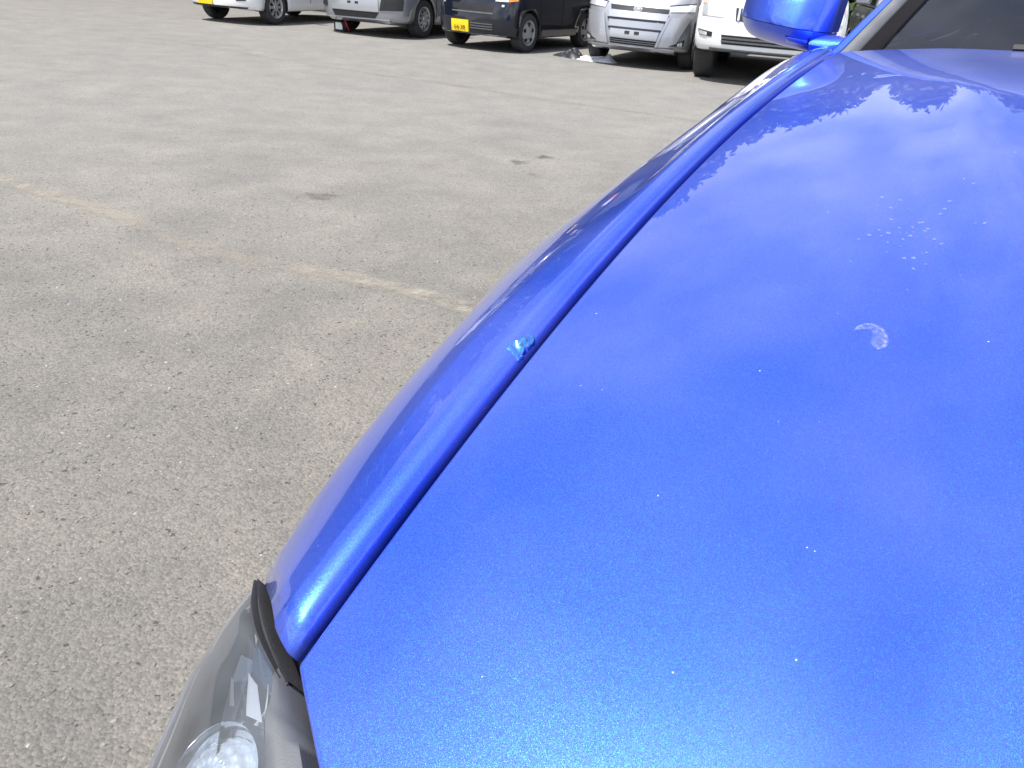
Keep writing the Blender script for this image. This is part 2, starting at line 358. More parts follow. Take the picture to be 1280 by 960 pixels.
# loose aggregate standing proud of the worn surface near the camera
def chips():
    m, t, b = mat('loose_stone'); l = t.links.new
    geo = N(t, 'ShaderNodeNewGeometry'); r = N(t, 'ShaderNodeValToRGB'); cr = r.color_ramp
    cr.elements[0].color = (.10, .10, .104, 1); cr.elements[1].color = (.34, .32, .29, 1)
    for p, c in ((.35, (.145, .143, .137)), (.62, (.185, .175, .152)), (.92, (.20, .193, .183))):
        e = cr.elements.new(p); e.color = (*c, 1)
    l(geo.outputs['Random Per Island'], r.inputs['Fac']); l(r.outputs['Color'], b.inputs['Base Color']); b.inputs['Roughness'].default_value = .85
    V, Fc = [], []
    rnd = random.Random(3)
    for i in range(9000):
        x = -3.2 + 3.4 * rnd.random(); y = .62 + 4.2 * rnd.random() ** 1.35
        if x > .10 + .1 * y: continue
        s = .0022 + .0042 * rnd.random() ** 2.2
        if rnd.random() < .02: s *= 1.7
        h = s * (.30 + .45 * rnd.random()); a = rnd.random() * 6.28; e = .65 + .5 * rnd.random()
        k0 = len(V); n = 6
        for q, zz in ((1.0, -.001), (.82, h * .6)):
            for k in range(n):
                an = a + 2 * pi * k / n; rr = s * q * (.8 + .4 * rnd.random())
                px_, py_ = rr * cos(an), rr * e * sin(an)
                V.append((x + px_ * cos(a) - py_ * sin(a), y + px_ * sin(a) + py_ * cos(a), zz))
        V.append((x, y, h))
        for k in range(n):
            Fc.append((k0 + k, k0 + (k + 1) % n, k0 + n + (k + 1) % n, k0 + n + k)); Fc.append((k0 + n + k, k0 + n + (k + 1) % n, k0 + 2 * n))
    o = obj('loose_gravel', V, Fc, m, smooth=False); tag(o, 'loose grey and tan stone chips standing out of the worn asphalt', 'gravel', kind='stuff')
chips()

# ------------------------------------------------------------------ parked cars
CARGRP = 'cars parked in a row across the lot'
def text_mesh(name, body, size, mtl, parent, loc, rot=(pi / 2, 0, 0), sx=1.0):
    cu = bpy.data.curves.new(name, 'FONT'); cu.body = body; cu.size = size; cu.align_x = 'CENTER'; cu.align_y = 'CENTER'; cu.extrude = .0015; cu.offset = .0008
    o = bpy.data.objects.new(name, cu); COL.objects.link(o)
    me = bpy.data.meshes.new_from_object(o.evaluated_get(bpy.context.evaluated_depsgraph_get())); bpy.data.objects.remove(o)
    me.materials.clear(); me.materials.append(mtl)
    o = bpy.data.objects.new(name, me); COL.objects.link(o); o.location = loc; o.rotation_euler = rot; o.scale = (sx, 1, 1)
    if parent: o.parent = parent
    return o

def wheel(parent, x, y, R, tw, side, style, rimmat):
    """side = +1 outer face towards +x"""
    rr = R * .64; s = side
    hv, hf = lathex([(-.5 * tw, .05), (-.5 * tw, rr * .9), (.1 * tw, rr * .9), (.12 * tw, .04)], 24)
    hub = fixn(obj('wheel', hv, hf, M['dark'], parent)); hub.location = (x, y, R)
    if s < 0: hub.rotation_euler = (0, 0, pi)
    t = [(-.5 * tw, rr), (-.5 * tw, R * .90), (-.46 * tw, R * .965), (-.36 * tw, R), (.36 * tw, R), (.46 * tw, R * .965), (.5 * tw, R * .90), (.5 * tw, R * .76), (.47 * tw, rr), (-.5 * tw, rr)]
    v, f = lathex(t, 44); fixn(obj('tyre', v, f, M['rubber'], hub, sharp=50))
    v, f = lathex([(.30 * tw, rr * .80), (.46 * tw, rr * .92), (.50 * tw, rr * 1.0), (.46 * tw, rr * 1.02), (-.3 * tw, rr * 1.02), (-.3 * tw, rr * .97), (.2 * tw, rr * .9), (.30 * tw, rr * .80)], 44); fixn(obj('rim', v, f, rimmat, hub))
    if style == 'spoke':
        for k in range(8):
            a = 2 * pi * k / 8; V = []
            for r_, hw, xx in ((.035, .022, .40), (.10, .020, .44), (rr * .93, .030, .44)):
                for q in (-1, 1):
                    for d in (0, -.025): V.append((xx * tw + d, cos(a) * r_ - sin(a) * hw * q, sin(a) * r_ + cos(a) * hw * q))
            Fc = []
            for i in range(2):
                b = 4 * i; Fc += [(b, b + 2, b + 6, b + 4), (b + 1, b + 5, b + 7, b + 3), (b, b + 4, b + 5, b + 1), (b + 2, b + 3, b + 7, b + 6)]
            fixn(obj('spoke', V, Fc, rimmat, hub, smooth=False))
        v, f = lathex([(.40 * tw, .05), (.46 * tw, .045), (.47 * tw, .0)], 20); obj('hub_cap', v, f, rimmat, hub)
    else:
        v, f = lathex([(.22 * tw, rr * .86), (.40 * tw, rr * .80), (.47 * tw, rr * .62), (.44 * tw, rr * .40), (.48 * tw, rr * .30), (.50 * tw, 0.0)], 36); fixn(obj('wheel_cover', v, f, rimmat, hub))
        nh, hr = (5, .030) if style == 'cap' else (10, .017)
        for k in range(nh):
            a = 2 * pi * (k + .25) / nh; c = (.0, cos(a) * rr * .66, sin(a) * rr * .66)
            v, f = lathex([(.40 * tw, hr), (.485 * tw, hr), (.487 * tw, 0)], 12, c); fixn(obj('cooling_hole', v, f, M['dark'], hub))
        if style == 'steel':
            v, f = lathex([(.48 * tw, .05), (.56 * tw, .045), (.57 * tw, 0)], 20); fixn(obj('hub_cap', v, f, M['alloy'], hub))
    return hub

class Car:
    pass

def build_car(name, label, cat, origin, az, P):
    c = Car(); w, Ln = P['w'], P['L']
    root = thing(name, label, cat, (origin[0], origin[1], 0), -radians(az), CARGRP); c.root = root
    hz0, hz1, hy, belt, zb = P['hz0'], P['hz1'], P['hy'], P['belt'], P['zb']
    rn, pw, rr_ = P.get('rn', .4), P.get('pw', 3.0), P.get('rr', .25)
    lean, zp = P.get('lean', .12), P.get('zp', .45)
    st = []
    for f in (.0004, .22, .42, .6, .72, .81, .875, .925, .96, .985): st.append((rn * (1 - (1 - f ** pw) ** (1 / pw)), f))
    for k in range(1, 15): st.append((rn + (Ln - rn - rr_) * k / 15, 1.0))
    for f in (.985, .93, .84, .70, .45): st.append((Ln - rr_ * (1 - (1 - f ** 3.2) ** (1 / 3.2)), f))
    def ztop(y):
        if y < hy: 
            u = y / hy; return hz0 + (hz1 - hz0) * (1 - (1 - u) ** 1.8)
        return hz1 + (belt - hz1) * min(1, (y - hy) / .4)
    V = []; ring = 0
    zl = P.get('ends', zb)
    for i, (y, f) in enumerate(st):
        ww = w * f; zt = ztop(y); b = zb + max(0, .06 * (1 - y / .5))
        half = [(0, b), (.55 * ww, b), (.86 * ww, b), (.945 * ww, b + .012), (.985 * ww, b + .06), (ww, b + .16), (ww, .5 * (b + zt) + .03), (.992 * ww, zt - .20), (.970 * ww, zt - .09), (.94 * ww, zt - .035), (.88 * ww, zt - .008), (.6 * ww, zt + .012), (0, zt + .018)]
        ringp = [(x, z) for x, z in half] + [(-x, z) for x, z in half[-2:0:-1]]
        ring = len(ringp)
        for x, z in ringp:
            k = max(0, 1 - y / (rn * 1.3)); d = z - zp
            yy = y + k * lean * (abs(d) / .4) ** 1.8 * (1 if d > 0 else .8)
            V.append((x, yy, z))
    n = len(st); Fc = []
    for i in range(n - 1):
        for k in range(ring): Fc.append((i * ring + k, (i + 1) * ring + k, (i + 1) * ring + (k + 1) % ring, i * ring + (k + 1) % ring))
    Fc.append(tuple(range(ring))); Fc.append(tuple(range((n - 1) * ring, n * ring))[::-1])
    body = fixn(obj('body', V, Fc, M[P['paint']], root, sharp=45))
    c.bvh = BVHTree.FromPolygons([Vector(v) for v in V], Fc)
    # wheel arches
    R, tw, yf, yr = P['R'], P.get('tw', .19), P['yf'], P['yr']
    cv, cf = [], []
    for s in (-1, 1):
        for y in (yf, yr):
            a, b = lathex([(-.2, R * 1.13), (.4, R * 1.13)], 40, (s * (w - .12) - .1, y, R + .01)); k = len(cv); cv += a; cf += [tuple(q + k for q in f) for f in b]
            cf += [tuple(range(k, k + 40)), tuple(range(k + 40, k + 80))[::-1]]
    cut = fixn(obj('cutter', cv, cf, M['dark'], None))
    bo = body.modifiers.new('arch', 'BOOLEAN'); bo.operation = 'DIFFERENCE'; bo.solver = 'EXACT'; bo.object = cut; cut.parent = root
    bpy.context.view_layer.update()
    me = bpy.data.meshes.new_from_object(body.evaluated_get(bpy.context.evaluated_depsgraph_get()))
    body.modifiers.clear(); body.data = me; bpy.data.objects.remove(cut)
    # dark liners inside the arches
    for s in (-1, 1):
        for y in (yf, yr):
            v, f = lathex([(0, R * 1.12), (-.24, R * 1.12), (-.25, 0.0)], 32, (0, 0, 0))
            k = [q for q in range(len(v))]
            a = obj('wheel_arch_liner', [(s * (w - .012) + p[0] * s, y + p[1], max(R + .01 + p[2], zb + .01)) for p in v], f, M['dark'], root)
            wheel(root, s * (w - tw / 2 - .015), y, R, tw, s, P['wheel'], M[P.get('rim', 'alloy')])
    # cabin: rings at belt and roof
    cy0, cy1, ry0, ry1, rz = P['cab']
    bw, tw_ = .90 * w, .74 * w; zb_ = belt + .0
    def cab(x, t, end):      # t height 0..1
        pass
    B = [(-bw, cy0, zb_), (bw, cy0, zb_), (bw, cy1, zb_), (-bw, cy1, zb_)]
    T = [(-tw_, ry0, rz), (tw_, ry0, rz), (tw_, ry1, rz), (-tw_, ry1, rz)]
    T2 = [(x * .86, y + (.10 if y < 2 else -.10), rz + .045) for x, y, z in T]
    cabin = obj('cabin', B + T + T2, [(0, 1, 5, 4), (1, 2, 6, 5), (2, 3, 7, 6), (3, 0, 4, 7), (4, 5, 9, 8), (5, 6, 10, 9), (6, 7, 11, 10), (7, 4, 8, 11), (8, 9, 10, 11)], M[P['paint']], root, smooth=True, sharp=20)
    fixn(cabin); bevel(cabin, .03, 3, 15)
    def pane(nm, a, b, d, e, u0, u1, v0, v1):
        a, b, d, e = map(Vector, (a, b, d, e)); nrm = (b - a).cross(e - a).normalized()
        q = []
        for off in (-.01, .006):
            for u, v in ((u0, v0), (u1, v0), (u1, v1), (u0, v1)):
                q.append((a.lerp(b, u)).lerp(e.lerp(d, u), v) + nrm * off)
        o = obj(nm, q, [(0, 3, 2, 1), (4, 5, 6, 7), (0, 1, 5, 4), (1, 2, 6, 5), (2, 3, 7, 6), (3, 0, 4, 7)], M['glass_dark'], root, smooth=False); return o
    pane('windscreen', B[0], B[1], T[1], T[0], .06, .94, .04, .95)
    pane('rear_window', B[2], B[3], T[3], T[2], .08, .92, .12, .92)
    for a, b in ((1, 2), (3, 0)):
        for u0, u1 in ((.06, .36), (.39, .68), (.71, .95)): pane('side_window', B[a], B[b], T[b], T[a], u0, u1, .06, .93)
    # door seams, handles, door mirrors
    for s in (-1, 1):
        ys = [q for q in P['seams']]
        for y in ys:
            c.side = s; feat_side(c, 'door_seam', 'dark', s, [(y, belt - .10), (y + .012, belt - .10)], [(y, zb + .10), (y + .012, zb + .10)], .003, 2, 8)
        feat_side(c, 'sill_moulding', P.get('sill', 'plastic'), s, [(yf + R * 1.3, zb + .14), (yr - R * 1.3, zb + .14)], [(yf + R * 1.3, zb + .02), (yr - R * 1.3, zb + .02)], .006, 10, 3)
        for y in ys[1:3]:
            feat_side(c, 'door_handle', P['paint'], s, [(y - .24, belt - .12), (y - .06, belt - .12)], [(y - .24, belt - .155), (y - .06, belt - .155)], .02, 5, 3)
        mv, mf = boxv(s * (w - .02), s * (w + .17), cy0 + .28, cy0 + .40, belt + .03, belt + .18)
        bevel(obj('door_mirror', mv, mf, M[P['paint']], root, smooth=True), .03, 3)
        fixn(root.children[-1]) if False else None
    return c

def slab(c, nm, mtl, fn, nu, nv, th, sub=None, label=None):
    """panel laid on the body: fn(u,v) -> (hit point, normal)"""
    V = []; k = nu * nv; out = []; inn = []
    for i in range(nu):
        for j in range(nv):
            p, n = fn(i / (nu - 1), j / (nv - 1)); out.append(p + n * th); inn.append(p - n * .012)
    V = out + inn; Fc = gridf(nu, nv)
    rim = [(i * nv) for i in range(nu)] + [(nu - 1) * nv + j for j in range(1, nv)] + [i * nv + nv - 1 for i in range(nu - 2, -1, -1)] + [j for j in range(nv - 2, 0, -1)]
    for a, b in zip(rim, rim[1:] + rim[:1]): Fc.append((a, b, b + k, a + k))
    o = fixn(obj(nm, V, Fc, M[mtl] if isinstance(mtl, str) else mtl, sub or c.root, sharp=40))
    if label: o['label'] = label
    return o
def poly_at(pts, u):
    n = len(pts) - 1; s = u * n; i = min(int(s), n - 1); t = s - i
    return (pts[i][0] + (pts[i + 1][0] - pts[i][0]) * t, pts[i][1] + (pts[i + 1][1] - pts[i][1]) * t)
def feat(c, nm, mtl, top, bot, th=.006, nu=None, nv=4, sub=None, label=None):
    nu = nu or 10
    def fn(u, v):
        a, b = poly_at(top, u), poly_at(bot, u); x, z = a[0] + (b[0] - a[0]) * v, a[1] + (b[1] - a[1]) * v
        h = c.bvh.ray_cast(Vector((x, -1, z)), Vector((0, 1, 0)))
        if h[0] is None or h[0].y > 1.2: h = c.bvh.find_nearest(Vector((x, .15, z)))
        n = h[1]; 
        if n.y > 0: n = -n
        return h[0], n
    return slab(c, nm, mtl, fn, nu, nv, th, sub, label)
def feat_side(c, nm, mtl, s, top, bot, th=.006, nu=8, nv=4, sub=None, label=None):
    def fn(u, v):
        a, b = poly_at(top, u), poly_at(bot, u); y, z = a[0] + (b[0] - a[0]) * v, a[1] + (b[1] - a[1]) * v
        h = c.bvh.ray_cast(Vector((s * 2, y, z)), Vector((-s, 0, 0)))
        if h[0] is None: h = c.bvh.find_nearest(Vector((s, y, z)))
        n = h[1]
        if n.x * s < 0: n = -n
        return h[0], n
    return slab(c, nm, mtl, fn, nu, nv, th, sub, label)
def mirror_feat(c, nm, mtl, top, bot, **k):
    feat(c, nm, mtl, top, bot, **k); 
    k.pop('label', None)
    return feat(c, nm, mtl, [(-x, z) for x, z in top], [(-x, z) for x, z in bot], **k)

# --- white hatchback, far left
white = build_car('parked_car', 'white hatchback with a yellow plate at the far left of the row', 'car', (-5.55, 15.51), 22,
    dict(w=.737, L=3.4, hz0=.86, hz1=1.0, hy=.85, belt=1.0, zb=.20, rn=.42, lean=.10, R=.285, yf=.72, yr=2.95, paint='white', wheel='spoke', cab=(.80, 3.30, 1.45, 3.05, 1.56), seams=(.98, 1.70, 2.60), sill='white'))
feat(white, 'grille', 'plastic', [(-.42, .74), (.42, .74)], [(-.40, .66), (.40, .66)])
feat(white, 'lower_grille', 'plastic', [(-.40, .52), (.30, .52)], [(-.36, .46), (.24, .46)])
feat(white, 'bumper_lip', 'plastic', [(-.60, .285), (.60, .285)], [(-.58, .262), (.58, .262)], th=.012)
for s in (-1, 1):
    feat(white, 'headlight', 'lamp', [(s * .46, .82), (s * .70, .86)], [(s * .44, .70), (s * .70, .74)])
    feat(white, 'fog_lamp_recess', 'plastic', [(s * .40, .445), (s * .60, .455)], [(s * .42, .375), (s * .58, .385)])
pl = feat(white, 'number_plate', 'yellow', [(-.40, .455), (-.07, .455)], [(-.40, .292), (-.07, .292)], th=.02, nu=3)

# --- silver wagon
wagon = build_car('parked_car', 'silver station wagon with a battery pack clamped by its bumper', 'car', (-2.99, 14.90), 24,
    dict(w=.845, L=4.2, hz0=.80, hz1=1.02, hy=.95, belt=1.0, zb=.20, rn=.38, lean=.10, R=.30, yf=.79, yr=3.35, paint='silver', wheel='steel', cab=(.95, 4.1, 1.75, 3.85, 1.52), seams=(1.15, 2.05, 2.95), sill='silver'))
feat(wagon, 'grille', 'plastic', [(-.46, .74), (.46, .74)], [(-.46, .64), (.46, .64)])
feat(wagon, 'plate_recess', 'silver_bright', [(-.62, .60), (.40, .61)], [(-.50, .385), (.42, .395)], th=.014)
feat(wagon, 'lower_grille', 'plastic', [(-.52, .375), (.42, .385)], [(-.46, .282), (.35, .292)])
feat(wagon, 'bumper_bar', 'silver_bright', [(-.60, .275), (0, .272), (.60, .285)], [(-.58, .19), (0, .185), (.62, .20)], th=.035, nu=14)
feat(wagon, 'bumper_corner_insert', 'plastic', [(.465, .61), (.80, .62)], [(.435, .415), (.79, .43)], th=.012)
feat(wagon, 'bumper_corner_insert', 'plastic', [(-.80, .62), (-.66, .61)], [(-.79, .43), (-.62, .415)], th=.012)
for x in (-.15, .0): feat(wagon, 'plate_slot', 'plastic', [(x - .03, .525), (x + .035, .525)], [(x - .03, .49), (x + .035, .49)], th=.018, nu=3)
for s in (-1, 1): feat(wagon, 'headlight', 'lamp', [(s * .50, .82), (s * .80, .86)], [(s * .50, .66), (s * .80, .68)])

# --- black kei car
black = build_car('parked_car', 'black hatchback with a yellow plate reading 64-39 and grey wheel covers', 'car', (-1.04, 13.84), 30,
    dict(w=.737, L=3.4, hz0=.86, hz1=1.02, hy=.75, belt=1.02, zb=.19, rn=.42, lean=.10, R=.285, yf=.60, yr=2.55, paint='black', wheel='cap', rim='cap', cab=(.72, 3.32, 1.35, 3.1, 1.60), seams=(.88, 1.62, 2.5), sill='black'))
feat(black, 'grille', 'plastic', [(-.36, .66), (.40, .66)], [(-.34, .575), (.38, .575)], th=.004)
feat(black, 'grille_bar', 'grey_plastic', [(-.34, .555), (.40, .555)], [(-.34, .535), (.40, .535)], th=.012)
feat(black, 'lower_grille', 'plastic', [(.0, .43), (.42, .43)], [(.0, .30), (.40, .30)], th=.006)
for z in (.40, .365, .33): feat(black, 'grille_slat', 'grey_plastic', [(.01, z), (.41, z)], [(.01, z - .014), (.40, z - .014)], th=.012)
feat(black, 'bumper_lip', 'grey_plastic', [(-.55, .245), (.60, .25)], [(-.54, .225), (.58, .23)], th=.014)
for s in (-1, 1):
    feat(black, 'headlight', 'lamp', [(s * .43, .86), (s * .60, .87)], [(s * .41, .715), (s * .60, .715)], th=.01)
    feat(black, 'turn_signal', 'amber', [(s * .605, .86), (s * .70, .865)], [(s * .605, .715), (s * .70, .735)], th=.01)
    v, f = lathex([(0, .035), (.02, .034), (.024, 0)], 16)
    feat(black, 'fog_lamp', 'lamp', [(s * .52, .675), (s * .555, .675)], [(s * .52, .645), (s * .555, .645)], th=.01, nu=3)
pl = feat(black, 'number_plate', 'yellow', [(-.33, .425), (-.01, .425)], [(-.33, .262), (-.01, .262)], th=.03, nu=3)
pc_ = [black.bvh.ray_cast(Vector((-.17, -1, .34)), Vector((0, 1, 0)))[0].y - .034]
text_mesh('plate_digits', '64-39', .088, M['ink'], pl, (-.17, pc_[0] - .003, .312), sx=1.02)

# --- silver minivan
van = build_car('parked_car', 'silver minivan with a wide striped grille and no plate', 'car', (1.35, 12.80), 22,
    dict(w=.80, L=4.4, hz0=.93, hz1=1.10, hy=.65, belt=1.10, zb=.22, rn=.46, pw=2.6, lean=.13, zp=.40, R=.31, yf=.72, yr=3.45, paint='silver', wheel='spoke', cab=(.62, 4.3, 1.55, 4.1, 1.80), seams=(.95, 1.9, 3.1), sill='silver'))
feat(van, 'upper_grille', 'black', [(-.40, .815), (.46, .800)], [(-.38, .755), (.46, .745)])
for (a, b, d, e) in ((.740, .652, -.40, .47), (.632, .536, -.37, .43), (.515, .395, -.33, .38)):
    feat(van, 'grille_blade', 'silver_bright', [(d, a), (e, a - .006)], [(d + .015, b), (e - .02, b - .006)], th=.018)
for (a, d, e) in ((.648, -.40, .47), (.531, -.37, .43)): feat(van, 'grille_gap', 'black', [(d, a), (e, a - .006)], [(d, a - .024), (e, a - .030)], th=.020)
feat(van, 'lower_grille', 'plastic', [(-.33, .390), (.38, .382)], [(-.31, .315), (.34, .305)], th=.006)
for z in (.37, .345): feat(van, 'grille_slat', 'grey_plastic', [(-.32, z), (.37, z - .008)], [(-.32, z - .008), (.37, z - .016)], th=.012)
for s in (-1, 1):
    feat(van, 'bumper_wing', 'silver_bright', [(s * .50, .69), (s * .76, .72)], [(s * .375, .315), (s * .60, .325)], th=.02)
    feat(van, 'wing_edge', 'silver_bright', [(s * .465, .69), (s * .50, .69)], [(s * .345, .315), (s * .375, .315)], th=.03)
    feat(van, 'fog_lamp_recess', 'plastic', [(s * .62, .375), (s * .71, .43)], [(s * .53, .335), (s * .70, .345)], th=.028)
    feat(van, 'fog_lamp', 'lamp', [(s * .635, .375), (s * .685, .395)], [(s * .635, .345), (s * .685, .35)], th=.036, nu=4)
    feat(van, 'headlight', 'lamp', [(s * .46, .835), (s * .77, .88)], [(s * .48, .765), (s * .775, .79)], th=.012)
    feat(van, 'headlight_brow', 'black', [(s * .45, .846), (s * .77, .893)], [(s * .46, .835), (s * .77, .88)], th=.016)
feat(van, 'bumper_lip', 'silver_bright', [(-.60, .300), (0, .290), (.60, .300)], [(-.60, .245), (0, .235), (.60, .245)], th=.04, nu=16)
for x in (-.07, .07): feat(van, 'plate_slot', 'plastic', [(x - .035, .485), (x + .035, .485)], [(x - .035, .445), (x + .035, .445)], th=.024, nu=3)
v, f = lathex([(0, .055), (.012, .055), (.018, .045), (.018, .0)], 28)
em_y = van.bvh.ray_cast(Vector((0.02, -1, .775)), Vector((0, 1, 0)))[0].y
em = fixn(obj('emblem', [(p[1] * 1.25, -p[0], p[2] * .85) for p in v], f, M['chrome'], van.root)); em.location = (.02, em_y - .008, .775)
ring_v, ring_f = tubev([(cos(a) * .05, -.02, sin(a) * .030) for a in [2 * pi * k / 20 for k in range(21)]], .007, 6)
obj('emblem_ring', ring_v, ring_f, M['chrome'], em)
ring_v, ring_f = tubev([(cos(a) * .020, -.021, sin(a) * .028) for a in [2 * pi * k / 20 for k in range(21)]], .006, 6)
obj('emblem_ring', ring_v, ring_f, M['chrome'], em)

# --- white off-roader
suv = build_car('parked_car', 'white off-roader with big tyres behind the blue wing mirror', 'car', (2.90, 11.37), 16,
    dict(w=.94, L=4.7, hz0=1.06, hz1=1.16, hy=1.1, belt=1.14, zb=.36, rn=.42, lean=.10, zp=.62, R=.375, tw=.265, yf=.86, yr=3.6, paint='white', wheel='spoke', cab=(1.1, 4.6, 1.75, 4.4, 1.86), seams=(1.35, 2.3, 3.3), sill='white'))
feat(suv, 'grille', 'plastic', [(-.44, .92), (.44, .92)], [(-.42, .77), (.42, .77)], th=.006)
for k in range(-4, 5): feat(suv, 'grille_bar', 'chrome', [(k * .097 - .013, .915), (k * .097 + .013, .915)], [(k * .097 - .013, .775), (k * .097 + .013, .775)], th=.02, nu=2)
feat(suv, 'bumper_intake', 'plastic', [(-.57, .60), (.57, .60)], [(-.55, .49), (.55, .49)], th=.006)
for z in (.575, .535): feat(suv, 'intake_slat', 'grey_plastic', [(-.56, z), (.56, z)], [(-.56, z - .02), (.56, z - .02)], th=.016)
feat(suv, 'bumper_skid_edge', 'grey_plastic', [(-.70, .44), (.70, .44)], [(-.70, .40), (.70, .40)], th=.012)
for s in (-1, 1):
    feat(suv, 'headlight', 'lamp', [(s * .56, .985), (s * .86, .985)], [(s * .58, .80), (s * .86, .81)], th=.012)
    feat(suv, 'turn_signal', 'amber_pale', [(s * .82, .98), (s * .87, .98)], [(s * .82, .945), (s * .87, .945)], th=.018, nu=3)
    feat(suv, 'fog_lamp_recess', 'plastic', [(s * .69, .62), (s * .885, .645)], [(s * .69, .565), (s * .86, .575)], th=.006)
    feat(suv, 'fog_lamp', 'lamp', [(s * .755, .612), (s * .86, .63)], [(s * .755, .575), (s * .85, .582)], th=.016, nu=4)

# --- silver compact right of the off-roader
comp = build_car('parked_car', 'silver compact car mostly hidden behind the blue screen pillar, right of the white off-roader', 'car', (5.15, 11.7), 14,
    dict(w=.80, L=3.9, hz0=.84, hz1=1.0, hy=.9, belt=1.0, zb=.20, rn=.42, lean=.10, R=.29, yf=.75, yr=3.2, paint='silver', wheel='cap', cab=(.9, 3.8, 1.6, 3.5, 1.52), seams=(1.1, 1.95, 2.8), sill='silver'))
feat(comp, 'lower_grille', 'plastic', [(-.45, .48), (.45, .48)], [(-.42, .32), (.42, .32)])
for s in (-1, 1):
    feat(comp, 'headlight', 'lamp', [(s * .46, .80), (s * .76, .84)], [(s * .48, .66), (s * .76, .70)], th=.012)
    feat(comp, 'fog_lamp_recess', 'plastic', [(s * .52, .46), (s * .70, .46)], [(s * .54, .38), (s * .70, .38)])

# --- white car in the second row
back = build_car('parked_car', 'white car half hidden in the gap between the black hatchback and the silver minivan', 'car', (1.75, 18.2), 20,
    dict(w=.80, L=4.3, hz0=.78, hz1=1.0, hy=1.05, belt=1.0, zb=.20, rn=.42, lean=.10, R=.30, yf=.85, yr=3.4, paint='white', wheel='spoke', cab=(1.05, 4.1, 1.8, 3.6, 1.50), seams=(1.25, 2.1, 3.0)))
feat(back, 'lower_grille', 'plastic', [(-.40, .50), (.40, .50)], [(-.38, .36), (.38, .36)])
for s in (-1, 1): feat(back, 'headlight', 'lamp', [(s * .48, .74), (s * .76, .78)], [(s * .48, .64), (s * .76, .66)])

# ------------------------------------------------------------------ trees and shed beyond the row (seen mirrored in the bonnet)
def leaf_mat():
    m, t, b = mat('leaves'); l = t.links.new
    geo = N(t, 'ShaderNodeNewGeometry'); r = N(t, 'ShaderNodeValToRGB'); r.color_ramp.elements[0].color = (.018, .034, .012, 1); r.color_ramp.elements[1].color = (.050, .075, .026, 1)
    l(geo.outputs['Random Per Island'], r.inputs['Fac']); l(r.outputs['Color'], b.inputs['Base Color']); b.inputs['Roughness'].default_value = .6; return m
M['leaf'] = leaf_mat(); M['bark'] = simple('bark', (.09, .07, .05), .9, 0, 0, .3, 6, .6, 30)
def tree_meshes(seed, h):
    rnd = random.Random(seed); V, Fc = [], []; tv, tf = tubev([(0, 0, 0), (.1, 0, h * .2), (-.05, .1, h * .45), (.1, 0, h * .75)], [.26, .2, .15, .06], 9)
    cl = []
    for k in range(90):
        a = rnd.random() * 6.28; z = h * (.05 + .91 * rnd.random()); f = (z / h - .05) / .91; rad = h * .30 * (sin(pi * min(1, .30 + f * .70)) ** .6) * sqrt(rnd.random()); cl.append((rad * cos(a), rad * sin(a), z, h * (.05 + .06 * rnd.random())))
        if k < 12:
            v, f_ = tubev([(0, 0, z * .75), (rad * .5 * cos(a), rad * .5 * sin(a), z * .9), (rad * cos(a), rad * sin(a), z)], [.07, .05, .02], 5); b = len(tv); tv += v; tf += [tuple(q + b for q in g_) for g_ in f_]
    for cx, cy, cz, cr in cl:
        for k in range(150):
            d = Vector((rnd.gauss(0, 1), rnd.gauss(0, 1), rnd.gauss(0, .8))).normalized() * cr * (.5 + .7 * rnd.random()); p = Vector((cx, cy, cz)) + d
            a = Vector((rnd.gauss(0, 1), rnd.gauss(0, 1), rnd.gauss(0, 1))).normalized(); b_ = a.cross(Vector((rnd.gauss(0, 1), rnd.gauss(0, 1), rnd.gauss(0, 1)))).normalized(); s_ = .12 + .15 * rnd.random()
            k0 = len(V); V += [p - a * s_, p - b_ * s_ * .6, p + a * s_, p + b_ * s_ * .6]; Fc.append((k0, k0 + 1, k0 + 2, k0 + 3))
    return (tv, tf), (V, Fc)
protos = []
TL = 'leafy green tree standing beyond the row of parked cars, mirrored in the blue bonnet'
rnd = random.Random(21); k = 0
for az in range(-74, 30, 5):
    d = 23.5 + 3.5 * rnd.random(); a = radians(az + 3 * rnd.random()); sc = (1.36 + .24 * rnd.random()) * (1 - .27 * sst((az + 12) / 25))
    if az < -14: d += 8.5; sc *= 1.28
    t = thing('tree', TL, 'tree', (d * sin(a), d * cos(a), 0), rnd.random() * 6, 'trees beyond the parked cars'); t.scale = (sc * .95, sc * .95, sc)
    if k < 3:
        (tv, tf), (lv_, lf_) = tree_meshes(30 + k, 8.5); protos.append((obj('trunk', tv, tf, M['bark'], t), obj('crown', lv_, lf_, M['leaf'], t, smooth=False)))
    else:
        for q in protos[k % 3]:
            c_ = q.copy(); COL.objects.link(c_); c_.parent = t
    k += 1
sh = thing('shed', 'long pale metal shed standing beyond the parked cars to the right', 'shed', (19.5, 20.0, 0), -radians(42))
bx, bf = boxv(-9, 9, 0, 7, 0, 4.2); obj('wall', bx, bf, simple('pale_cladding', (.62, .62, .60), .6, 0, 0, .06, 1.5), sh, smooth=False)
V = [(-9.4, -.5, 4.2), (9.4, -.5, 4.2), (9.4, 3.5, 5.3), (-9.4, 3.5, 5.3), (9.4, 7.4, 4.2), (-9.4, 7.4, 4.2)]
V += [(x, y, z + .18) for x, y, z in V]
fixn(obj('roof', V, [(0, 1, 2, 3), (3, 2, 4, 5), (6, 9, 8, 7), (9, 11, 10, 8), (0, 6, 7, 1), (5, 4, 10, 11), (1, 7, 8, 2), (2, 8, 10, 4), (0, 3, 9, 6), (3, 5, 11, 9)], simple('dark_roof_sheet', (.06, .065, .075), .5), sh, smooth=False))
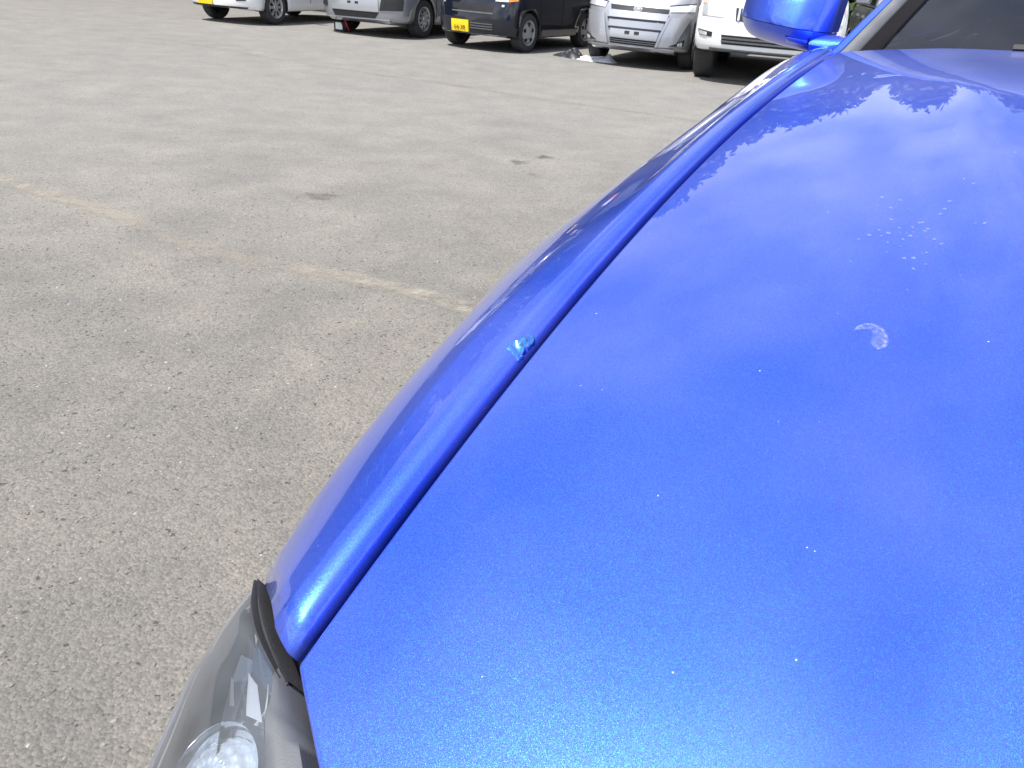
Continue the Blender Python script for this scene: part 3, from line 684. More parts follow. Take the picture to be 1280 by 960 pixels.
for x in (-6, -1.5, 3, 7):
    bx, bf = boxv(x - 1.3, x + 1.3, -.04, .06, .05, 3.2); obj('roller_door', bx, bf, simple('roller_door_grey', (.36, .38, .40), .5), sh, smooth=False)

# ------------------------------------------------------------------ things lying on the ground
bp_ = G(425, 39.5)
bt = thing('battery_pack', 'black battery pack with a white label and red lead under the silver wagon bumper', 'battery pack', bp_, -radians(24))
v, f = boxv(-.13, .13, 0, .17, 0, .17); bevel(fixn(obj('case', v, f, M['plastic'], bt)), .015, 3)
v, f = boxv(-.09, .055, -.003, .004, .035, .145); fixn(obj('paper_label', v, f, M['label'], bt, smooth=False))
hv, hf = tubev([(-.10, .08, .165), (-.09, .08, .21), (.09, .08, .21), (.10, .08, .165)], .013, 8); obj('handle', hv, hf, M['grey_plastic'], bt)
for mm, dx in (('red', 0.0), ('plastic', -.09)):
    pts = [catmull([(.09 + dx, .02, .16), (.15 + dx, -.05, .19), (.20 + dx, -.06, .10), (.19 + dx, .0, .03), (.11 + dx, .0, .20), (.06 + dx, .04, .30), (.05 + dx, .10, .33)], k / 24) for k in range(25)]
    hv, hf = tubev(pts, .012, 6); o = obj('jump_lead', hv, hf, M[mm], bt); 
    hv, hf = boxv(.035 + dx, .065 + dx, .07, .16, .30, .34); obj('clamp', hv, hf, M[mm], bt, smooth=False)

def bag(name, label, c, rx, ry, h, m, seed, rz=0, peak=None):
    rnd = random.Random(seed); nu, nv = 22, 30; V = []; ph = [rnd.random() * 6.28 for _ in range(8)]
    for i in range(nu):
        r = i / (nu - 1)
        for j in range(nv):
            a = 2 * pi * j / nv
            out = 1 + .16 * sin(2 * a + ph[0]) + .12 * sin(3 * a + ph[1]) + .07 * sin(7 * a + ph[2])
            x, y = rx * r * out * cos(a), ry * r * out * sin(a)
            z = h * (1 - r ** 2.2) * (.62 + .20 * sin(x / rx * 4 + ph[3]) + .18 * sin(y / ry * 5 + ph[4])) + h * .16 * abs(sin(5 * a + 6 * r + ph[5])) * (1 - r) + h * .10 * sin(13 * a + 9 * r) * r * (1 - r) * 2
            if peak: z += peak[2] * exp(-(((x - peak[0]) / (.16 * rx)) ** 2 + ((y - peak[1]) / (.5 * ry)) ** 2))
            V.append((x, y, max(z, 0) + .004 if i < nu - 1 else .001))
    Fc = [(i * nv + j, (i + 1) * nv + j, (i + 1) * nv + (j + 1) % nv, i * nv + (j + 1) % nv) for i in range(nu - 1) for j in range(nv)]
    o = fixn(obj(name, V, Fc, m, None, sharp=60)); o.location = c; o.rotation_euler = (0, 0, rz); return tag(o, label, 'bag')
bag('plastic_bag', 'crumpled black plastic bag lying beside the rear wheel of the black hatchback', G(714, 71.5), .26, .20, .13, M['bag_black'], 12, -.4)
bag('plastic_bag', 'crumpled white plastic bag on the ground in front of the silver minivan', G(744, 76), .31, .16, .085, M['bag_white'], 9, -.35, (.22, .0, .07))

# ------------------------------------------------------------------ the blue car in the foreground
# car frame: x to the car's left, y rearwards, z up, origin under the rear right corner of the bonnet; K brings it to metres
K = H / 1.15
CAZ = radians(33)
o0 = G(1043, 66, 1.05 * K)
blue = thing('blue_car', 'metallic blue car seen over its bonnet, dusty with a chipped bonnet edge', 'car', (o0.x, o0.y, 0), -CAZ)
XC = .78                                               # centre line
def gx(Y): return .001 - .091 * Y + .002 * Y * Y       # line of the bonnet gap
def gz(Y):
    if Y < -1.3: return .788 + .42 * (Y + 1.3)
    return 1.05 + .073 * Y - .029 * Y * Y + .053 * Y ** 3
def xridge(Y): return interp([(-1.3, .50), (-.93, .395), (-.8, .352), (-.6, .285), (-.32, .215), (-.1, .165), (.1, .12)], Y)
def hood_z(X, Y):
    X = XC - abs(X - XC); d = max(X - gx(Y), 0)
    z = gz(Y) + .034 * (1 - exp(-d / .16))
    xr = xridge(Y); w = .075
    z += (.0015 + .0125 * sst(-Y / .4)) * sst((X - xr + w * .5) / w) - .004 * sst(-Y / .4) * exp(-((X - xr + .05) / .035) ** 2)
    return z
def cobj(name, V, Fc, m, parent=None, both=False, **k):
    """mesh in car units; both=True also builds the mirrored twin"""
    o = obj(name, [Vector(v) * K for v in V], Fc, m, parent or blue, **k); fixn(o)
    if both:
        o2 = obj(name, [(Vector((2 * XC - v[0], v[1], v[2]))) * K for v in V], [tuple(reversed(f)) for f in Fc], m, both if both is not True else blue, **k); fixn(o2); return o, o2
    return o

# bonnet
us = []
for k in range(61):
    t = -1 + 2 * k / 60; us.append(t)
us = sorted(set(us + [-.995, -.99, -.98, .98, .99, .995]))
ts = [0, .004, .01, .02, .035] + [.05 + .95 * k / 58 for k in range(59)]
V = []
for u in us:
    Yf = -1.271 - .2 * (1 - abs(u) ** 2.5)
    Yr = .0 + .012 * (1 - u * u)
    for t in ts:
        Y = Yf + (Yr - Yf) * t; X = XC + u * (XC - gx(Y)); V.append((X, Y, hood_z(X, Y)))
hood = obj('bonnet', [Vector(v) * K for v in V], gridf(len(us), len(ts)), M['blue'], blue, sharp=60)
bm = bmesh.new(); bm.from_mesh(hood.data); bmesh.ops.recalc_face_normals(bm, faces=bm.faces)
if sum(f.normal.z for f in bm.faces) < 0: bmesh.ops.reverse_faces(bm, faces=bm.faces)
bm.to_mesh(hood.data); bm.free()
solid(hood, .020, -1); bevel(hood, .006, 4, 40)

# front wings
SX = [(-1.3, .030), (-1.26, .022), (-1.2, .006), (-1.1, -.016), (-1.0, -.030), (-.9, -.043), (-.8, -.055), (-.6, -.070), (-.4, -.082), (-.2, -.102), (0, -.130), (.1, -.140)]
SZ = [(-1.3, .69), (-1.26, .722), (-1.2, .760), (-1.1, .797), (-1.0, .828), (-.9, .853), (-.8, .876), (-.6, .912), (-.4, .942), (-.2, .967), (0, .985), (.1, .993)]
def smooth_tab(tab, x, h=.06):
    return (interp(tab, x - h) + 2 * interp(tab, x) + interp(tab, x + h)) / 4
WY, WZ, WR = -.70, .335, .375
CX = [(-1.3, .082), (-1.22, .070), (-1.15, .059), (-1.1, .050), (-1.0, .036), (-.9, .031), (-.8, .030), (-.7, .027), (-.6, .021), (-.5, .012), (-.4, .002), (-.3, -.008), (-.2, -.021), (-.1, -.036), (0, -.052), (.1, -.066)]
def bez(p0, p1, p2, t): return p0 * (1 - t) ** 2 + p1 * 2 * t * (1 - t) + p2 * t * t
def wing_pt(v, Y):
    """section of the wing: rolled lip at the gap, flat top, crease, shoulder, side"""
    g, z = gx(Y), gz(Y); sx, sz = smooth_tab(SX, Y), smooth_tab(SZ, Y); cx = smooth_tab(CX, Y, .04)
    lip = [(g - .0070, z - .050), (g - .0070, z - .016), (g - .0088, z - .0070), (g - .0132, z - .0015), (g - .0200, z + .0008), (g - .0280, z + .0002)]
    if v <= 5:
        i = min(int(v), 4); t = v - i
        return Vector((lip[i][0] * (1 - t) + lip[i + 1][0] * t, Y, lip[i][1] * (1 - t) + lip[i + 1][1] * t))
    C = Vector((cx, z - .008)); Lp = Vector(lip[5]); P2 = Vector((sx, sz))
    if v <= 9:
        q = bez(Lp, (Lp + C) / 2 + Vector((0, .0002)), C, (v - 5) / 4); return Vector((q.x, Y, q.y))
    if v <= 14:
        d = C - P2; k = max(.004, (d.y - .57 * d.x) / .93); q = bez(C, P2 + Vector((k, 1.5 * k)), P2, (v - 9) / 5); return Vector((q.x, Y, q.y))
    t = (v - 14) / 12
    zl = .25
    d = abs(Y - WY)
    if d < WR: zl = max(zl, WZ + sqrt(WR * WR - d * d))
    if Y < -1.02: zl = max(zl, .52)
    zl = min(zl, sz - .06)
    p0 = Vector((sx, sz)); p1 = Vector((sx - .026, sz - .045)); p2 = Vector((sx - .034, zl))
    q = p0 * (1 - t) ** 2 + p1 * 2 * t * (1 - t) + p2 * t * t
    flare = .026 * exp(-((Y - WY) / .24) ** 2) * sst(t / .35)
    return Vector((q.x - flare, Y, q.y))
YF = [(0, -1.256), (1, -1.256), (2, -1.264), (3, -1.266), (4, -1.264), (5, -1.260), (7, -1.254), (9, -1.248), (10, -1.244), (11, -1.236), (12, -1.226), (13, -1.212), (14, -1.199), (18, -1.172), (26, -1.14)]
vs = [0, 1, 1.5, 2, 2.5, 3, 3.5, 4, 4.5, 5, 6, 7, 8, 8.7, 9, 9.3, 9.7, 10.2, 10.8, 11.5, 12.3, 13.1] + [14 + k for k in range(13)]
V = []; nst = 70
for i in range(nst):
    for v in vs:
        yf = interp(YF, v); Y = yf + (.035 - yf) * (i / (nst - 1)); p = wing_pt(v, Y); p.z -= .004 * max(0, 1 - (Y - yf) / .012) ** 2 * (1 if v < 6 else .4); V.append(p)
w1, w2 = cobj('front_wing', V, gridf(nst, len(vs)), M['blue'], both=True, sharp=60)
for w in (w1, w2): solid(w, .003, 0)

# dark channel under the gap, and floor of the engine bay
V = []
for i in range(24):
    Y = -1.24 + 1.27 * i / 23
    for dx, dz in ((-.02, -.048), (.035, -.052), (.06, -.10)): V.append((gx(Y) + dx, Y, gz(Y) + dz))
cobj('wing_channel', V, gridf(24, 3), M['dark'], both=True)
bx, bf = boxv(.07, 2 * XC - .07, -1.15, 0.1, .30, .60); cobj('engine_bay', bx, bf, M['dark'], smooth=False)

# body side behind the wings, mirrored: doors and rear quarter
def side_pt(Y, v):
    bx_ = interp([(0, 0), (1.0, .01), (2.2, .015), (2.75, .07), (2.95, .16)], Y); s0x = smooth_tab(SX, min(Y, .0)); s0z = smooth_tab(SZ, min(Y, .0)); rise = .03 * sst(Y / 2.0)
    P = [(-.020, 1.052 + rise), (-.075, 1.030 + rise), (-.130, .985 + rise * .8), (-.158, .92), (-.168, .80), (-.168, .62), (-.160, .42), (-.150, .33), (-.115, .25)]
    i = min(int(v), len(P) - 2); t = v - i
    q = catmull([Vector((a, Y, b)) for a, b in P], v / (len(P) - 1)); q.x += bx_
    return q
def sidepanel(name, y0, y1, arch=None):
    V = []; nv = 33; nu = 26
    for i in range(nu):
        Y = y0 + (y1 - y0) * i / (nu - 1)
        for j in range(nv):
            p = side_pt(Y, 8 * j / (nv - 1))
            if arch is not None:
                d = abs(Y - arch)
                if d < WR:
                    zl = WZ + sqrt(WR * WR - d * d)
                    if p.z < zl: p.z = zl - .0005 * j; p.x = min(p.x, side_pt(Y, 5).x)
            V.append(p)
    a, b = cobj(name, V, gridf(nu, nv), M['blue'], both=True, sharp=60)
    for q in (a, b): solid(q, .012, 0)
    return a, b
d1 = sidepanel('door', .042, .98); d2 = sidepanel('door', .986, 1.80); sidepanel('rear_quarter', 1.806, 2.95, 2.12)
for d, y in ((d1, .86), (d2, 1.70)):
    for q, sg in zip(d, (1, -1)):
        hx = -.176 if sg > 0 else 2 * XC + .176
        tv, tf = tubev([(hx + sg * .02, y - .10, .93), (hx - sg * .012, y - .08, .935), (hx - sg * .012, y + .06, .94), (hx + sg * .02, y + .08, .94)], .011, 8)
        obj('handle', [Vector(p) * K for p in tv], tf, M['blue'], q)

# roof, pillars and glass
RZ = 1.47
def roofpt(u, Y):
    hw = .60; t = (Y - .66) / 1.5
    return Vector((XC + u * hw, Y, RZ - .045 * u * u - .05 * (2 * t - .9) ** 2 * (1 if t > .45 else .5)))
V = [roofpt(-1 + 2 * i / 16, .66 + 1.5 * j / 16) for i in range(17) for j in range(17)]
rf = cobj('roof', V, gridf(17, 17), M['blue']); solid(rf, .02, 0)
A0, A1 = Vector((-.022, .055, 1.045)), roofpt(-1, .66)       # outer edge of the screen pillar
def screen(u, t):
    """windscreen surface: u -1..1 across, t 0..1 up"""
    b = Vector((XC + u * (XC - .035), .075 - .14 * (1 - u * u), 1.052 + .030 * (1 - u * u)))
    tp = Vector((XC + u * .575, .66 - .05 * (1 - u * u), RZ - .045 * u * u - .015))
    p = b.lerp(tp, t); n = Vector((0, -.45, .9)); return p + n * (.035 * t * (1 - t) * 4 * .6)
V = [screen(-1 + 2 * i / 24, j / 16) for i in range(25) for j in range(17)]
cobj('windscreen', V, gridf(25, 17), M['windscreen'])
# black band and trim along the pillar, both sides
UPN = Vector((0, -.50, .85))
def pillar_strip(name, m, off):
    """off: (share of the way from the glass edge to the outer edge, or how far in over the glass if negative; height)"""
    V = []
    for j in range(24):
        t = -.10 + 1.08 * j / 23; tt = max(t, 0); e = screen(-1, t); a = A0.lerp(A1, t) + UPN * (.084 * tt * (1 - tt)); out = a - e
        for f, h in off:
            p = screen(-1 - f, t) if f < 0 else e + out * f
            V.append(p + UPN * h)
    return cobj(name, V, gridf(24, len(off)), m, both=True, sharp=60)
pillar_strip('screen_trim', M['seal'], [(-.026, .0008), (-.024, .004), (.14, .008), (.19, .004), (.20, -.01)])
pillar_strip('pillar_moulding', M['grey_plastic'], [(.18, -.004), (.21, .008), (.50, .0125), (.58, .011), (.60, -.01)])
pillar_strip('screen_pillar', M['blue'], [(.58, .002), (.61, .011), (.76, .0125), (.90, .008), (1.0, -.004), (1.08, -.022), (1.0, -.055), (.6, -.07)])
# scuttle between bonnet and screen
V = []
for i in range(31):
    u = -1 + i / 15; x = XC + u * (XC - .01)
    for y, dz in ((-.02, -.026), (.03, -.024), (.085 - .10 * (1 - u * u) + .05, -.012)): V.append((x, y + .012, 1.05 + .030 * (1 - u * u) + dz))
cobj('scuttle', V, gridf(31, 3), M['plastic'])
for x0, x1 in ((.25, .95), (.75, 1.35)):
    tv, tf = tubev([(x0 + (x1 - x0) * k / 8, .015 + .03 * (k / 8), 1.066 + .028 * (1 - ((x0 + (x1 - x0) * k / 8 - XC) / XC) ** 2)) for k in range(9)], .007, 6); cobj('wiper', tv, tf, M['plastic'])
# side glass, rear glass, inner cabin
V = []
for (y0, y1, z0, z1) in ((.10, 2.5, 0, 1),):
    for i in range(25):
        t = i / 24; yb = .10 + 2.55 * t; yt = .68 + 1.45 * t
        b = side_pt(yb, 0); tp = roofpt(-1, yt); 
        for j in range(7): V.append(Vector((b.x + .012, yb, b.z)).lerp(tp + Vector((-.004, 0, -.005)), j / 6))
cobj('side_glass', V, gridf(25, 7), M['glass_dark'], both=True)
V = []
for i in range(13):
    u = -1 + i / 6
    for j in range(8):
        t = j / 7; V.append(roofpt(u, 2.16).lerp(Vector((XC + u * .70, 2.92, 1.08)), t) + Vector((0, .04, .03)) * (4 * t * (1 - t)))
cobj('rear_glass', V, gridf(13, 8), M['glass_dark'])
V = []
for i in range(13):
    u = -1 + i / 6
    for p in ((2.92, 1.08), (3.02, .95), (3.04, .70), (3.02, .45), (2.90, .28)): V.append((XC + u * .78, p[0] - .08 * u * u, p[1]))
cobj('tailgate', V, gridf(13, 5), M['blue'])
dv = []
for i in range(21):
    u = -1 + i / 10
    for y, z in ((-.02, 1.03), (.20, 1.045), (.42, 1.04), (.52, .99), (.50, .80)): dv.append((XC + u * (.72 - .1 * y), y + .06, z))
cobj('dashboard', dv, gridf(21, 5), simple('dashboard_vinyl', (.018, .024, .032), .7, 0, 0, .1, 30))
sv, sf = tubev([(.42 + .17 * cos(a) , .58 + .06 * sin(a), 1.02 + .17 * sin(a)) for a in [2 * pi * k / 28 for k in range(29)]], .014, 8); cobj('steering_wheel', sv, sf, M['plastic'])
for cx in (.42, 1.14):
    sv = []
    for i in range(9):
        u = -1 + i / 4
        for y, z, w in ((.75, .72, .22), (.80, .78, .24), (1.15, .74, .24), (1.25, .85, .23), (1.33, 1.15, .21), (1.36, 1.22, .12), (1.38, 1.38, .10), (1.46, 1.38, .10)): sv.append((cx + u * w, y, z - .02 * u * u))
    q = cobj('seat', sv, gridf(9, 8), M['plastic']); solid(q, .06, -1)
bx, bf = boxv(-.06, 2 * XC + .06, .08, 2.9, .20, .60); cobj('floor_pan', bx, bf, M['dark'], smooth=False)

# door mirrors
def mirror_shell():
    V = []; nu, nv = 40, 26
    for i in range(nv):
        t = i / (nv - 1); yy = .075 + .105 * t
        sc = (1 - (1 - min(t / .80, 1)) ** 2.4) ** (1 / 2.4) if t < .8 else 1.0
        sc = max(sc, .02) * (1 - .04 * max(0, (t - .85) / .15))
        for k in range(nu):
            a = 2 * pi * k / nu; e = 2 / 4.6
            cx = math.copysign(abs(cos(a)) ** e, cos(a)); cz = math.copysign(abs(sin(a)) ** e, sin(a))
            x = -.148 + .098 * cx * (sc if cx < 0 else min(1, sc * 1.04)); z = 1.105 + .066 * cz * (.30 + .70 * sc if cz < 0 else sc)
            z -= .10 * (x + .137)
            zc = 1.080 - .08 * (x + .148); tuck = 1.15 * max(0, zc - z) * (1 - .5 * t)
            V.append((x, yy + tuck + 2.6 * (x + .085) ** 2 + .42 * (z - 1.06), z))
    Fc = [(i * nu + k, (i + 1) * nu + k, (i + 1) * nu + (k + 1) % nu, i * nu + (k + 1) % nu) for i in range(nv - 1) for k in range(nu)]
    Fc += [tuple(range(nu)), tuple(range((nv - 1) * nu, nv * nu))[::-1]]
    return V, Fc
mv, mf = mirror_shell()
def cut_mesh(V, Fc, co, no, keep_above, grow=0):
    bm = bmesh.new(); vv = [bm.verts.new(v) for v in V]
    for f in Fc: bm.faces.new([vv[i] for i in f])
    bmesh.ops.bisect_plane(bm, geom=bm.verts[:] + bm.edges[:] + bm.faces[:], plane_co=co, plane_no=no, clear_outer=not keep_above, clear_inner=keep_above)
    bmesh.ops.holes_fill(bm, edges=[e for e in bm.edges if e.is_boundary], sides=0)
    bm.verts.index_update(); v2 = [v.co.copy() for v in bm.verts]; f2 = [tuple(v.index for v in f.verts) for f in bm.faces]; bm.free(); return v2, f2
pco, pno = Vector((-.148, .1, 1.080)), Vector((.08, .0, 1)).normalized()
uv, uf = cut_mesh(mv, mf, pco, pno, True)
lv, lf = cut_mesh(mv, mf, pco - pno * .0015, pno, False)
mc = Vector((-.137, .13, 1.10)); lv = [mc + (v - mc) * .985 for v in lv]
caps = cobj('wing_mirror', uv, uf, M['blue'], both=True, sharp=50)
for q, sg in zip(caps, (1, -1)):
    X = (lambda x: x) if sg > 0 else (lambda x: 2 * XC - x)
    fixn(obj('mirror_base', [Vector((X(v.x), v.y, v.z)) * K for v in lv], lf, M['blue'], q, sharp=50))
    # foot that carries the mirror on the door
    st = []
    for k in range(9):
        t = k / 8; c = Vector((-.075 + .066 * t, .140 - .012 * t, 1.052 - .004 * t)); hx, hz = .034 * (1 - .15 * t), .017 + .004 * t
        for j in range(14):
            a = 2 * pi * j / 14; st.append(Vector((X(c.x), c.y + hx * cos(a), c.z + hz * sin(a))) * K)
    ff = [(k * 14 + j, (k + 1) * 14 + j, (k + 1) * 14 + (j + 1) % 14, k * 14 + (j + 1) % 14) for k in range(8) for j in range(14)]
    fixn(obj('mirror_foot', st, ff, M['blue'], q))
    gl = [Vector((X(-.148 + .088 * math.copysign(abs(cos(a)) ** .6, cos(a))), .188 + 2.6 * (-.052 + .088 * math.copysign(abs(cos(a)) ** .6, cos(a))) ** 2 + .42 * (.057 + .058 * math.copysign(abs(sin(a)) ** .6, sin(a))), 1.105 + .058 * math.copysign(abs(sin(a)) ** .6, sin(a)))) * K for a in [2 * pi * k / 32 for k in range(32)]]
    obj('mirror_glass', gl, [tuple(range(32))], M['chrome'], q, smooth=False)
    mb = BVHTree.FromPolygons(lv, lf); q6 = []
    for zz in (1.050, 1.055, 1.060):
        for k in range(7):
            h = mb.ray_cast(Vector((-.118 + .042 * k / 6, -1, zz - .10 * (.042 * k / 6 - .02))), Vector((0, 1, 0)))
            pt = h[0] if h[0] else mb.find_nearest(Vector((-.1, .1, zz)))[0]; nn = h[1] if h[0] else Vector((0, -1, 0)); nn = -nn if nn.y > 0 else nn
            pt = pt + nn * .0012; q6.append(Vector((X(pt.x), pt.y, pt.z)) * K)
    lm = fixn(obj('signal_lamp', q6, gridf(3, 7), M['blue'], q)); solid(lm, .003, 0)

# headlamps
FB = [(.110, -1.266, .778), (.060, -1.243, .772), (.006, -1.203, .752), (-.024, -1.172, .68), (-.032, -1.150, .56)]
IN = [(.114, -1.272, .784), (.136, -1.288, .785), (.158, -1.303, .784), (.25, -1.366, .765), (.36, -1.426, .730)]
SI = [(.006, -1.203, .757), (.0085, -1.225, .748), (.010, -1.248, .736), (.014, -1.272, .724), (.024, -1.300, .708), (.038, -1.325, .698), (.075, -1.385, .668), (.135, -1.455, .63)]
def lens_pt(u, v, inset=0.0):
    a = catmull(IN, u); s = catmull(SI, u)
    fb = 1 - sst(u / .12)
    if v <= 1:
        p = a.lerp(s, v); b_ = .020 * 4 * v * (1 - v) * (1 - .65 * fb)
        nrm = Vector((-.45, -.45, .77)); p = p + nrm * b_
    else:
        t = v - 1; dn = Vector((-.030, .022 - .05 * u, -.16)) * t + Vector((-.014, -.012, 0)) * (2 * t * (1 - t)); p = s + dn
    if inset: p = p + Vector((.42, .42, -.80)) * inset
    return p
NU, NV = 40, 26
def lens_patch(u0, u1, v0, v1, inset=0.0, nu=NU, nv=NV):
    return [lens_pt(u0 + (u1 - u0) * i / (nu - 1), v0 + (v1 - v0) * j / (nv - 1), inset) for i in range(nu) for j in range(nv)], gridf(nu, nv)
def inset_of(u, v): return .055
lamps = []
for sg in (1, -1):
    X = (lambda p: Vector((p[0], p[1], p[2])) * K) if sg > 0 else (lambda p: Vector((2 * XC - p[0], p[1], p[2])) * K)
    def ho(name, V, Fc, m, parent=None, **k):
        return fixn(obj(name, [X(v) for v in V], Fc, m, parent or blue, **k))
    V, Fc = lens_patch(0.0, 1, 0.0, 2.0); hl = ho('headlight', V, Fc, M['lens'], sharp=60)
    # black housing behind the lens
    V = []
    for i in range(NU):
        for j in range(NV):
            u, v = i / (NU - 1), 2 * j / (NV - 1); edge = min(u / .06, 1, v / .10, (2 - v) / .1, (1 - u) / .06); V.append(lens_pt(u, v, .004 + .060 * sst(max(edge, 0))))
    ho('lamp_housing', V, gridf(NU, NV), M['housing'], hl, sharp=60)
    # grey frame along the bonnet edge
    V = []
    for i in range(34):
        u = .03 + .97 * i / 33; w = .125 + .03 * sst((u - .1) / .4)
        for v, h in ((0, -.020), (0, .001), (.06, .003), (w * .6, .0035), (w - .02, .003), (w, .0005), (w + .008, -.016), (w + .010, -.040)):
            V.append(lens_pt(u, v, -h))
    ho('lamp_frame', V, gridf(34, 8), M['grey_plastic'], hl, sharp=50)
    # two rubber seals along the wing edge
    for ua, ub, v0, v1 in ((-.004, .026, .0, .93), (.054, .086, .06, .97)):
        V = []
        for i in range(28):
            t = i / 27; v = v0 + (v1 - v0) * t; k = 1 - .72 * t * t; um = .5 * (ua + ub) * (1 - .55 * t); hw = .5 * (ub - ua) * k
            for f, h in ((-1, -.014), (-.92, .0025), (0, .0042), (.92, .0025), (1, -.006)): V.append(lens_pt(max(um + f * hw, 0), v, -h) + (Vector((.006, .010, 0)) * max(0, -(um + f * hw)) * 20))
        ho('rubber_seal', V, gridf(28, 5), M['rubber_dusty'], hl, sharp=50)
    # little bolt boss at the corner
    c = lens_pt(.05, .0, -.004); v, f = lathex([(-.012, .0048), (-.003, .0048), (-.001, .0035), (-.0025, .0)], 16); ho('bolt_boss', [(c.x + p[1] - .004, c.y + p[2], c.z + p[0]) for p in v], f, M['rubber_dusty'], hl)
    # main lamp: bowl, ring and pebbled dome
    c = Vector((.076, -1.298, .694)); ax = Vector((-.22, -.60, .76)).normalized(); e1 = ax.cross(Vector((0, 0, 1))).normalized(); e2 = ax.cross(e1)
    def turn(prof, n=44):
        V = [c + ax * h + (e1 * cos(2 * pi * k / n) + e2 * sin(2 * pi * k / n)) * r for h, r in prof for k in range(n)]
        return V, [(i * n + k, i * n + (k + 1) % n, (i + 1) * n + (k + 1) % n, (i + 1) * n + k) for i in range(len(prof) - 1) for k in range(n)]
    V, Fc = turn([(-.030, .012), (-.010, .026), (.002, .030), (.008, .033), (.010, .036), (.006, .038), (-.03, .038)]); ho('reflector_bowl', V, Fc, M['chrome'], hl)
    n = 84; rows = 30; V = []
    for i in range(rows):
        th = .5 * pi * i / (rows - 1) * .98 + .02
        for k in range(n):
            a = 2 * pi * k / n; r = .029 * sin(th); h = .018 * cos(th) - .002
            bmp = .0020 * abs(sin(th * 9)) * abs(sin(a * 9 + (int(th * 9 / pi) % 2) * pi / 2))
            V.append(c + ax * (h + bmp) + (e1 * cos(a) + e2 * sin(a)) * r)
    ho('pebbled_lamp_dome', V, [(i * n + k, i * n + (k + 1) % n, (i + 1) * n + (k + 1) % n, (i + 1) * n + k) for i in range(rows - 1) for k in range(n)], M['dome'], hl, sharp=80)
    # reflector fins between the lamp and the wing
    for (u0, u1, v0, v1, d0, d1, m) in ((.26, .44, .26, .45, .004, .024, 'chrome_soft'), (.20, .58, .165, .20, .001, .008, 'chrome_soft'), (.07, .25, .22, .52, .006, .020, 'navy'), (.44, .60, .215, .26, .010, .020, 'navy'), (.34, .44, .44, .56, .006, .020, 'alloy'), (.25, .62, .74, .86, .020, .050, 'chrome')):
        V = [lens_pt(u0 + (u1 - u0) * i / 9, v0 + (v1 - v0) * j / 5, d0 + (d1 - d0) * (.5 * i / 9 + .5 * j / 5)) for i in range(10) for j in range(6)]
        q = ho('reflector_fin', V, gridf(10, 6), M[m], hl, sharp=60)

# front bumper, grille and under-bonnet closing panel
def front_y(x, z):
    u = abs((x - XC) / (XC + .05)); return -1.60 + .46 * u ** 2.6 + .05 * abs(z - .45)
V = []
for i in range(41):
    x = -.04 + (2 * XC + .08) * i / 40
    for z in (.20, .26, .34, .42, .50, .54): V.append((x, front_y(x, z), z))
cobj('front_bumper', V, gridf(41, 6), M['blue'])
V = []
for i in range(31):
    x = .34 + (2 * XC - .68) * i / 30; u = abs((x - XC) / XC)
    yh = -1.271 - .2 * (1 - abs((x - XC) / (XC - .13)) ** 2.5)
    for t in range(5): V.append((x, yh - .004 + (front_y(x, .54) - yh) * t / 4 * .9, hood_z(x, yh) - .012 - (hood_z(x, yh) - .552) * t / 4))
cobj('grille', V, gridf(31, 5), M['plastic'])
for k in range(5):
    tv, tf = tubev([(.38 + (2 * XC - .76) * j / 16, front_y(.38 + (2 * XC - .76) * j / 16, .56) + .035 * k - .008, .565 + .030 * k) for j in range(17)], .007, 6); cobj('grille_bar', tv, tf, M['silver'])
V, Fc = [], []
# road wheels
for sx, wy in ((.004, WY), (2 * XC - .004, WY), (-.045, 2.12), (2 * XC + .045, 2.12)):
    if True:
        wheel(blue, sx * K, wy * K, WZ * K, .235, -1 if sx < XC else 1, 'spoke', M['alloy'])
        v, f = lathex([(0, WR), (.26, WR), (.27, 0)], 30); s_ = 1 if sx < XC else -1
        cobj('wheel_arch_liner', [(sx - s_ * .07 + p[0] * s_, wy + p[1], max(WZ + p[2], .25)) for p in v], f, M['dark'])

# marks on the bonnet: dried smear, water spots, chipped edge
def alpha_mat(name, col, scale, lo, hi, mx_, rough=.5):
    m, t, b = mat(name); l = t.links.new
    tcn = N(t, 'ShaderNodeTexCoord'); n = N(t, 'ShaderNodeTexNoise'); n.inputs['Scale'].default_value = scale; n.inputs['Detail'].default_value = 6; l(tcn.outputs['Object'], n.inputs['Vector'])
    at = N(t, 'ShaderNodeAttribute'); at.attribute_name = 'fade'
    mr = N(t, 'ShaderNodeMapRange'); mr.inputs['From Min'].default_value = lo; mr.inputs['From Max'].default_value = hi; mr.inputs['To Min'].default_value = .25 * mx_; mr.inputs['To Max'].default_value = mx_; l(n.outputs['Fac'], mr.inputs['Value'])
    mu = N(t, 'ShaderNodeMath', operation='MULTIPLY'); l(mr.outputs['Result'], mu.inputs[0]); l(at.outputs['Fac'], mu.inputs[1]); l(mu.outputs['Value'], b.inputs['Alpha'])
    b.inputs['Base Color'].default_value = (*col, 1); b.inputs['Roughness'].default_value = rough; return m
sm = alpha_mat('dried_smear', (.58, .63, .74), 260, .4, .62, .30)
def on_hood(x, y, lift=.0009): return Vector((x, y, hood_z(x, y) + lift))
V, fd = [], []
n = 24
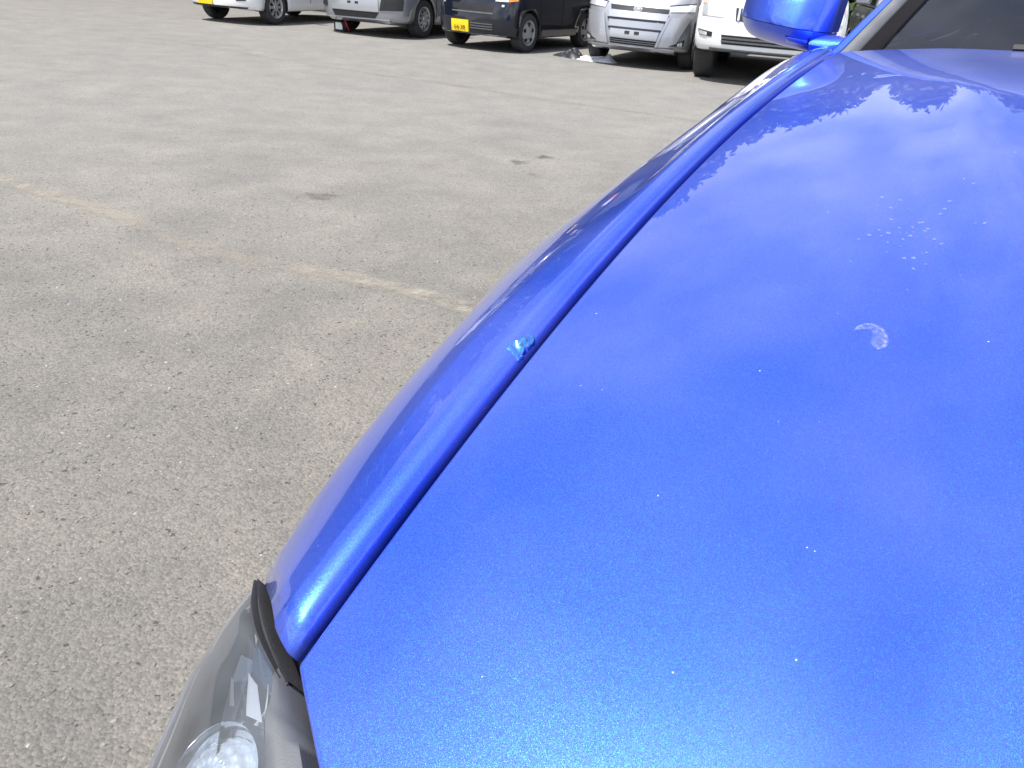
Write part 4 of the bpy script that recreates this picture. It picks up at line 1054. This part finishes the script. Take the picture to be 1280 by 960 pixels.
for i in range(n):
    t = i / (n - 1); a = 2.75 - 3.1 * t; cx, cy = .300, -.930
    w = (.0016 + .0052 * t) * min(1, t * 6 + .2) * (1 - max(0, (t - .85) / .15) ** 2 * .6)
    x0, y0 = cx + .0095 * cos(a) + .003, cy + .016 * sin(a)
    for j in range(7):
        f = -1 + j / 3; V.append(on_hood(x0 + w * f * cos(a), y0 + w * 1.3 * f * sin(a))); fd.append((1 if f > .5 else .40 + .35 * (t < .25)) * (0 if abs(f) == 1 else 1))
o = obj('dried_smear', [v * K for v in V], gridf(n, 7), sm, hood); a = o.data.attributes.new('fade', 'FLOAT', 'POINT'); a.data.foreach_set('value', fd)
rnd = random.Random(11); V, Fc, fd = [], [], []
ws = alpha_mat('water_spot', (.50, .56, .75), 300, .3, .6, .22)
for k in range(48):
    x = .295 + rnd.gauss(0, .020); y = -.765 + rnd.gauss(0, .045); r = .0006 + .0011 * rnd.random() ** 2; b0 = len(V); V.append(on_hood(x, y)); fd.append(1)
    for q in range(8):
        an = 2 * pi * q / 8; V.append(on_hood(x + r * 1.2 * cos(an), y + r * 1.3 * sin(an) * (.7 + .5 * rnd.random()))); fd.append(.7)
    Fc += [(b0, b0 + 1 + q, b0 + 1 + (q + 1) % 8) for q in range(8)]
o = obj('water_spots', [v * K for v in V], Fc, ws, hood); a = o.data.attributes.new('fade', 'FLOAT', 'POINT'); a.data.foreach_set('value', fd); o['kind'] = 'stuff'
# chip on the wing edge: crumpled bright flakes of lifted lacquer
rnd = random.Random(5)
V, Fc = [], []
yc = -1.008
for i in range(13):
    t = i / 12; Y = yc - .013 + .030 * t
    for j in range(7):
        f = j / 6; p = wing_pt(1.6 + (3.0 - 1.3 * t) * f, Y); nrm = Vector((.35, -.1, .93)); e = 0 if i in (0, 12) or j in (0, 6) else 1
        V.append(p + nrm * (.0004 + e * (.0006 + .0042 * rnd.random() ** 1.5 * sin(pi * t) ** .5)))
o = cobj('chipped_paint', V, gridf(13, 7), M['primer'], w1, sharp=70); o['label'] = 'bright chipped and crumpled spot on the wing edge'
